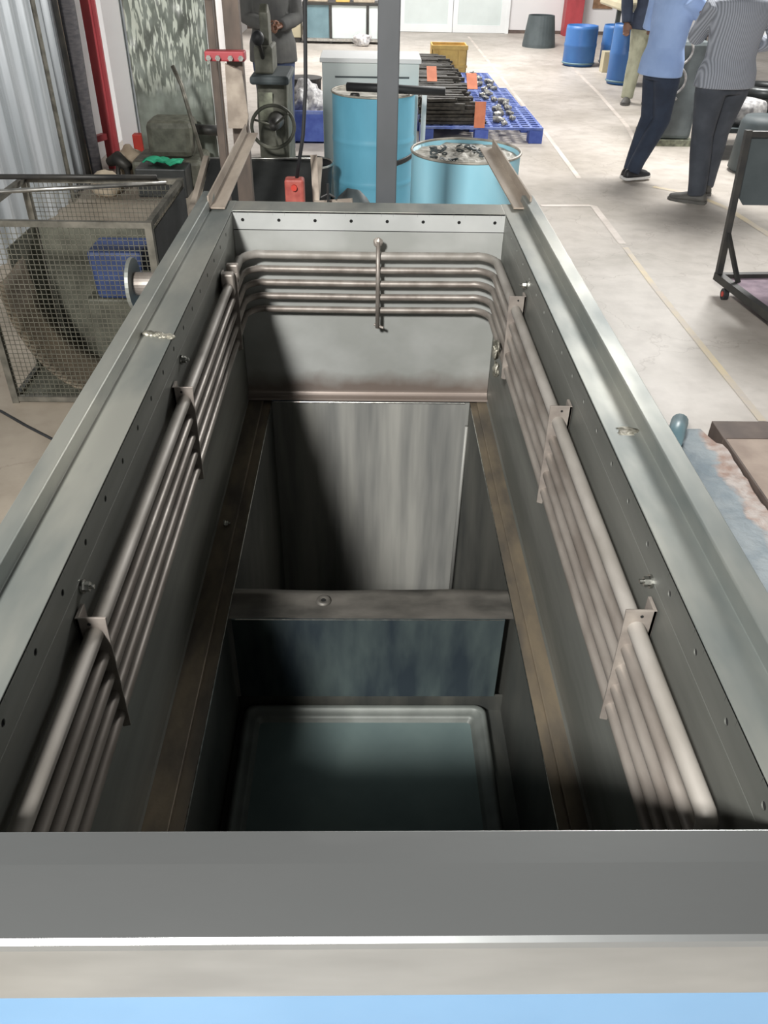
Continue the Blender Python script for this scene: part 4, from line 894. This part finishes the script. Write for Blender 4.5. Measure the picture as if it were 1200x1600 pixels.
BL = NB(); lathe(BL, [(0, 0), (0.16, 0), (0.18, 0.42), (0.19, 0.45), (0, 0.46)], -0.70, 9.9, 24); tag(obj('lidded_bucket', BL, M['black_metal'], smooth=False), 'dark lidded bucket behind the blue crate', 'bucket')

# ------------------------------------------------------------------ left side
# corrugated sheets standing along the left
b2 = NB(); n_ = 150; va = []
for i in range(n_+1):
    y = 3.6+(7.05-3.6)*i/n_; x = -2.38+0.018*math.sin(i*0.55)+0.006*math.sin(i*1.7)
    va.append((b2.verts.new((x, y, 0.0)), b2.verts.new((x, y, 3.2)), b2.verts.new((x-0.02, y, 0)), b2.verts.new((x-0.02, y, 3.2))))
for i in range(n_):
    a, c = va[i], va[i+1]; b2.faces.new((a[0], c[0], c[1], a[1])); b2.faces.new((a[2], a[3], c[3], c[2])); b2.faces.new((a[1], c[1], c[3], a[3]))
tag(obj('corrugated_panel', b2, M['corr'], smooth=True), 'tall pale ribbed metal sheet along the upper left', 'panel')
tag(obj('seam_strip', TB([(-2.34, 6.66, 0.0), (-2.34, 6.62, 3.2)], 0.018, 8), M['cage']), 'thin brown grey upright strip on the pale ribbed sheet', 'strip')
tag(obj('flat_panel', BX(-2.40, -2.365, 7.06, 7.24, 0, 3.2), M['corr']), 'narrow flat pale panel at the end of the ribbed sheet', 'panel')
tag(obj('dark_pole', TB([(-2.30, 7.02, 0), (-2.30, 6.92, 3.2)], 0.022, 10), M['black_metal'], smooth=True), 'slim dark pole standing against the pale ribbed sheet', 'pole')
tag(obj('flexible_hose', TB([(-2.27, 7.16, 0.02), (-2.27, 7.14, 0.5), (-2.27, 7.16, 1.2), (-2.28, 7.2, 3.2)], [0.045, 0.05, 0.06, 0.06], 14), M['dust_hose'], smooth=True), 'thick dark grey hose hanging beside the slim dark pole', 'hose')
DF = thing('red_door_frame', 'red painted steel frame around a pale opening at the left wall', 'door frame', (-2.3, 7.85, 0))
b2 = NB(); beam(b2, (-2.40, 7.52, 0.26), (-2.40, 7.52, 3.2), 0.04); beam(b2, (-2.30, 7.74, 0.0), (-2.30, 7.74, 3.2), 0.07); beam(b2, (-2.42, 7.50, 0.27), (-2.31, 7.74, 0.27), 0.05); obj('frame', b2, M['red'], DF)
obj('rear_stile', BX(-2.265, -2.235, 7.76, 7.80, 0.0, 3.2), M['red'], DF)
obj('infill_panel', BX(-2.46, -2.44, 7.3, 7.7, 0.0, 3.2), M['sack'], DF)
WC = thing('white_pillar', 'white pillar with grey ribbed trims between the red frame and the streaked sheet', 'pillar', (-2.2, 8.35, 0))
obj('pillar_face', BX(-2.24, -2.09, 7.95, 8.3, 0, 3.4), M['white_paint'], WC)
for k in range(3): obj('trim_rib', BX(-2.085+k*0.05, -2.04+k*0.05, 7.97, 8.1, 0, 3.4), M['corr'], WC, bevel=0.012)
tag(obj('red_box', BX(-2.12, -2.04, 7.84, 7.93, 0.0, 0.26), M['red_bright'], bevel=0.008), 'small bright red box at the foot of the white pillar', 'box')
SH = thing('plastic_curtain_sheet', 'tall grey green sheet with painted white reflection streaks on the left', 'sheet', (-1.68, 7.7, 0))
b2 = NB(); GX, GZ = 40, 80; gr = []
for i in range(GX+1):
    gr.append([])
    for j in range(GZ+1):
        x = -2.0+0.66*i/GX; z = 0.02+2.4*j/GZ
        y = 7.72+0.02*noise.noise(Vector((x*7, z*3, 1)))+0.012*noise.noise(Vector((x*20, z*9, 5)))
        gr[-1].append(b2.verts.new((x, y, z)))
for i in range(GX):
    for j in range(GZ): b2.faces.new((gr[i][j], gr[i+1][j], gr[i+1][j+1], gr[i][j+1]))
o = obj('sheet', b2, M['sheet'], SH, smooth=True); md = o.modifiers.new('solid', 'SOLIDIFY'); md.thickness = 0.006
obj('edge_post', BX(-1.335, -1.30, 7.70, 7.74, 0, 2.6), M['cab_grey'], SH)
obj('edge_post', BX(-1.285, -1.25, 7.70, 7.74, 0, 2.6), M['rust'], SH)
MM = thing('machine_block', 'dark oily machine base in front of the streaked sheet', 'machine', (-1.7, 7.2, 0))
b2 = NB(); box(b2, -1.95, -1.38, 7.05, 7.55, 0.0, 0.22); obj('base', b2, M['machine'], MM, bevel=0.03)
b2 = NB(); box(b2, -1.82, -1.45, 7.15, 7.5, 0.22, 0.50); obj('gearbox', b2, M['machine'], MM, bevel=0.05)
obj('drive_shaft', TB([(-1.45, 7.3, 0.42), (-1.24, 7.25, 0.42)], 0.04, 14), M['black_metal'], MM, smooth=True)
obj('lever', TB([(-1.50, 7.0, 0.92), (-1.44, 6.95, 0.80), (-1.28, 6.8, 0.16)], 0.016, 8), M['cage'], MM, smooth=True)
tag(obj('cloth_sack', lump(NB(), (-2.10, 7.58, 0.09), (0.11, 0.20, 0.12), 2, 0.2, 3, 3, 0.75), M['sack'], smooth=True), 'beige sack lying beside the small red box', 'sack')
tag(obj('cloth_sack', lump(NB(), (-2.12, 6.88, 0.07), (0.12, 0.13, 0.10), 8, 0.2, 3, 3, 0.7), M['sack'], smooth=True), 'beige sack lying at the foot of the slim dark pole', 'sack')
b2 = NB()
tube(b2, [(-2.19, 7.26, 0.16), (-2.10, 7.22, 0.20), (-2.0, 7.16, 0.14)], [0.035, 0.06, 0.04], 10); tube(b2, [(-2.10, 7.22, 0.2), (-2.10, 7.12, 0.0)], 0.02, 8); tube(b2, [(-2.02, 7.16, 0.15), (-2.0, 7.09, 0.0)], 0.025, 8)
tag(obj('dark_casting', b2, M['black_metal'], smooth=True), 'dark metal casting lying between the two beige sacks', 'casting')
b2 = NB()
for i in range(9):
    pass
gr = []
for i in range(13):
    gr.append([])
    for j in range(7):
        x = -1.80+0.30*i/12; y = 6.86+0.14*j/6+0.05*math.sin(i*0.5); z = 0.25+0.03*noise.noise(Vector((i*0.5, j*0.6, 0)))
        gr[-1].append(b2.verts.new((x, y, z)))
for i in range(12):
    for j in range(6): b2.faces.new((gr[i][j], gr[i+1][j], gr[i+1][j+1], gr[i][j+1]))
o = obj('green_cloth', b2, M['green'], smooth=True); md = o.modifiers.new('solid', 'SOLIDIFY'); md.thickness = 0.012; tag(o, 'bright green cloth lying flat above the wire cage corner', 'cloth')
tag(obj('low_stool', BX(-1.86, -1.46, 6.80, 7.04, 0.0, 0.22), M['bin_steel'], bevel=0.01), 'low dark block under the bright green cloth', 'stool')

# wire cage box
CG = thing('wire_cage', 'rusty grey box cage of fine square wire mesh left of the tank', 'cage', (-1.3, 3.7, 0))
cx0, cx1, cy0, cy1, ct = -1.64, -0.90, 3.37, 4.05, 0.825
b2 = NB()
for p, q in (((cx0, cy0, ct), (cx1, cy0, ct)), ((cx0, cy1, ct), (cx1, cy1, ct)), ((cx1, cy0, ct), (cx1, cy1, ct)), ((cx0, cy0, ct), (cx0, cy1, ct)),
             ((cx0, cy0, 0.02), (cx1, cy0, 0.02)), ((cx0, cy1, 0.02), (cx1, cy1, 0.02)), ((cx1, cy0, 0.02), (cx1, cy1, 0.02)), ((cx0, cy0, 0.02), (cx0, cy1, 0.02))):
    b2 = NB(); beam(b2, p, q, 0.024); obj('frame_bar', b2, M['cage'], CG)
for x in (cx0, cx1):
    for y in (cy0, cy1):
        b2 = NB(); beam(b2, (x, y, 0.0), (x, y, ct+0.013), 0.030); obj('corner_post', b2, M['cage'], CG)
def mesh_panel(p0, du, dv, lu, lv, step=0.0215, w_=0.0024):
    b2 = NB(); du = Vector(du); dv = Vector(dv); p0 = Vector(p0)
    nu = int(lu/step); nv = int(lv/step)
    for i in range(1, nu):
        beam(b2, p0+du*(i*step), p0+du*(i*step)+dv*lv, w_)
    for j in range(1, nv):
        beam(b2, p0+dv*(j*step), p0+dv*(j*step)+du*lu, w_)
    return obj('mesh_panel', b2, M['wire'], CG)
mesh_panel((cx0, cy0, 0.03), (1, 0, 0), (0, 0, 1), cx1-cx0, 0.79)
mesh_panel((cx1, cy0, 0.03), (0, 1, 0), (0, 0, 1), cy1-cy0, 0.79)
mesh_panel((cx0, cy1, 0.03), (1, 0, 0), (0, 0, 1), cx1-cx0, 0.79)
obj('side_sheet', BX(cx1+0.014, cx1+0.018, cy0+0.02, cy1, 0.3, 0.80), M['bin_steel'], CG)
obj('bottom_sheet', BX(cx0, cx1, cy0, cy1, 0.005, 0.012), M['machine'], CG)
# curved board inside
b2 = NB(); prof = []
for k in range(15):
    a = k/14*PI/2; prof.append((-1.24-0.36*math.sin(PI/2-a)**1.0, 0.56-0.53*math.sin(a)))
prof += [(-1.05, 0.025), (-0.93, 0.03)]
sl = [[b2.verts.new((x+0.02*(y-3.4), y, z+0.012*math.sin(y*14))) for (x, z) in prof] for y in (3.40, 3.47, 3.55, 3.63, 3.71)]
for i in range(4):
    for k in range(len(prof)-1): b2.faces.new((sl[i][k], sl[i+1][k], sl[i+1][k+1], sl[i][k+1]))
o = obj('curved_board', b2, M['tan'], smooth=True); md = o.modifiers.new('solid', 'SOLIDIFY'); md.thickness = 0.008
tag(o, 'curved tan board lying inside the wire cage', 'board')
obj('back_sheet', BX(cx0+0.02, cx1-0.02, cy1-0.012, cy1-0.004, 0.03, 0.62), M['machine'], CG)
obj('end_sheet', BX(cx0+0.002, cx0+0.008, cy0+0.3, cy1-0.02, 0.03, 0.62), M['machine'], CG)
b2 = NB(); prism(b2, [(-1.30, 0.35), (-1.08, 0.35), (-1.06, 0.58), (-1.32, 0.58)], 'y', 3.76, 3.99); tag(obj('blue_tub', b2, M['tub_blue'], bevel=0.02), 'dirty blue tub inside the wire cage', 'tub')
tag(obj('tub_support', BX(-1.36, -0.96, 3.76, 3.99, 0.013, 0.349), M['machine'], bevel=0.01), 'dark block under the dirty blue tub in the wire cage', 'block')
b2 = NB(); tube(b2, [(-1.75, 3.66, 0.862), (-0.93, 3.90, 0.855)], 0.010, 8); tag(obj('steel_rod', b2, M['bright_edge'], smooth=True), 'long bright rod laid diagonally on top of the wire cage', 'rod')
b2 = NB(); tube(b2, [(-1.75, 3.98, 0.852), (-1.0, 4.02, 0.85)], 0.012, 8); tag(obj('steel_rod', b2, M['black_metal'], smooth=True), 'dark rod resting along the back top edge of the wire cage', 'rod')
b2 = NB(); tube(b2, [(-1.9, 3.40, 0.006), (-1.68, 3.27, 0.006), (-1.52, 3.14, 0.006), (-1.36, 3.02, 0.006), (-1.2, 2.96, 0.006)], 0.006, 8); tag(obj('floor_cable', b2, M['black'], smooth=True), 'thin dark cable lying on the floor in front of the wire cage', 'cable')

# ------------------------------------------------------------------ right side
TR = thing('frame_trolley', 'black steel trolley frame with a mauve tray at the right edge', 'trolley', (2.6, 4.7, 0))
b2 = NB(); beam(b2, (2.175, 4.86, 0.09), (2.165, 4.95, 0.92), 0.035); obj('upright', b2, M['black_metal'], TR)
b2 = NB(); beam(b2, (2.175, 4.88, 0.36), (2.235, 4.70, 0.12), 0.022); obj('gusset', b2, M['black_metal'], TR)
b2 = NB(); beam(b2, (2.175, 4.86, 0.10), (3.1, 4.92, 0.10), 0.04); beam(b2, (2.175, 4.88, 0.10), (2.26, 4.2, 0.10), 0.045); beam(b2, (2.26, 4.2, 0.10), (3.1, 4.2, 0.10), 0.04); beam(b2, (3.1, 4.2, 0.10), (3.1, 4.92, 0.10), 0.04); obj('base_frame', b2, M['black_metal'], TR)
b2 = NB(); beam(b2, (2.165, 4.95, 0.90), (3.1, 4.98, 0.90), 0.03); beam(b2, (3.1, 4.92, 0.1), (3.1, 4.98, 0.92), 0.035); obj('handle_frame', b2, M['black_metal'], TR)
obj('tray', (lambda b3: prism(b3, [(2.21, 4.84), (3.08, 4.90), (3.08, 4.22), (2.28, 4.22)], 'z', 0.085, 0.095))(NB()), M['plate_mauve'], TR, label='mauve tray')
b2 = NB(); prism(b2, [(2.19, 0.58), (2.26, 0.50), (2.8, 0.50), (2.8, 0.88), (2.17, 0.88)], 'y', 4.975, 4.985); obj('hanging_panel', b2, M['bin_grey'], TR)
for x, y in ((2.19, 4.74), (3.05, 4.85), (2.30, 4.25), (3.05, 4.25)):
    cs = obj('castor', TB([(x-0.014, y, 0.035), (x+0.014, y, 0.035)], 0.035, 20), M['black'], TR)
    obj('castor_hub', TB([(x-0.017, y, 0.035), (x+0.017, y, 0.035)], 0.016, 14), M['red_bright'], cs, label='red hub')
b2 = NB(); lathe(b2, [(0.20, 0.0), (0.24, 0.03), (0.22, 0.42), (0.19, 0.47), (0, 0.48)], 3.62, 7.95, 20); tag(obj('grey_barrel', b2, M['bin_grey'], smooth=True), 'rounded dull grey barrel behind the trolley', 'barrel')
tag(obj('white_parcel', lump(NB(), (3.66, 8.58, 0.41), (0.22, 0.12, 0.12), 3, 0.10, 3, 4, 0.95), M['bag'], smooth=True), 'white wrapped parcel on the low table at the right edge', 'parcel')
LT = thing('low_table', 'low dark table carrying wrapped goods at the right edge', 'table', (3.7, 8.7, 0))
obj('table_top', BX(3.42, 4.6, 8.4, 9.3, 0.24, 0.28), M['bin_grey'], LT)
for x, y in ((3.45, 8.45), (4.5, 8.45), (3.45, 9.2), (4.5, 9.2)): obj('leg', BX(x, x+0.05, y, y+0.05, 0, 0.24), M['black_metal'], LT)
random.seed(9)
lb = ['lowest dark coil of steel strip on the low table at the right edge', 'second dark coil of steel strip up from the low table', 'third dark coil of steel strip, topmost of its stack']
for k in range(3):
    b2 = NB(); cx, cy, z = 4.0, 9.02, 0.31+k*0.10
    pts = [(cx+0.23*math.cos(2*PI*q/28), cy+0.23*math.sin(2*PI*q/28), z+0.02) for q in range(29)]
    tube(b2, pts, 0.05, 10, cap=False); tag(obj('steel_coil', b2, M['parts_light' if k == 1 else 'bin_steel'], smooth=True), lb[k], 'coil', 'coils stacked on the low table')
# white cord tangle between the two men
b2 = NB(); pts = []
for k in range(41):
    a = k/40; pts.append((3.12+0.045*math.sin(a*12.6)-0.02*a, 8.955, 0.93-0.52*a+0.03*math.cos(a*12.6)))
tube(b2, pts, 0.012, 8); tag(obj('looped_rope', b2, M['bag'], smooth=True), 'looped white rope hanging between the pale blue shirt and the striped shirt', 'rope')
GM = thing('grey_machine', 'grey green machine cabinet behind the two people', 'machine', (3.3, 9.3, 0))
obj('machine_body', BX(2.98, 3.34, 8.98, 9.6, 0.06, 0.95), M['grey_mach'], GM, bevel=0.04); obj('machine_base', BX(2.95, 3.37, 8.95, 9.63, 0, 0.06), M['machine_pale'], GM)

# broken curb and cover plate at the right
b2 = NB(); NXc, NYc = 10, 60; gr = []
for i in range(NXc+1):
    gr.append([])
    for j in range(NYc+1):
        u = i/NXc; y = 0.9+2.17*j/NYc; x = 0.95+0.565*u-0.06*u*max(0, (y-2.85)/0.2)
        z = (0.0 if u == 0 else 0.075)+0.012*noise.noise(Vector((x*9, y*7, 0)))+0.012*noise.noise(Vector((x*30, y*30, 4)))
        if j in (0, NYc): z = 0
        if i in (6, 7, 8): z += 0.012*noise.noise(Vector((x*18, y*14, 9)))
        gr[-1].append(b2.verts.new((x, y, max(0.0, z))))
for i in range(NXc):
    for j in range(NYc): b2.faces.new((gr[i][j], gr[i+1][j], gr[i+1][j+1], gr[i][j+1]))
tag(obj('concrete_plinth', b2, M['curb2'], smooth=True), 'crumbling pale blue grey concrete plinth with a pinkish broken edge right of the tank', 'plinth')
CVP = thing('cover_plate', 'flat dusty brown cover plate with a dark border on the floor at the right edge', 'cover plate', (2.3, 2.2, 0))
obj('plate_sheet', BX(1.532, 3.2, 0.9, 2.93, 0.0, 0.090), M['cover'], CVP); 
b2 = NB(); box(b2, 1.522, 3.2, 2.93, 3.08, 0.0, 0.092); box(b2, 1.522, 1.532, 0.9, 2.93, 0.0, 0.094); obj('border', b2, M['cover_edge'], CVP, bevel=0.003)
b2 = NB(); tube(b2, [(1.24, 2.78, 0.150), (1.30, 2.90, 0.148), (1.34, 2.99, 0.14)], 0.036, 14); tag(obj('pipe_stub', b2, M['teal'], smooth=True), 'short pale blue pipe stub beside the crumbling plinth', 'pipe')
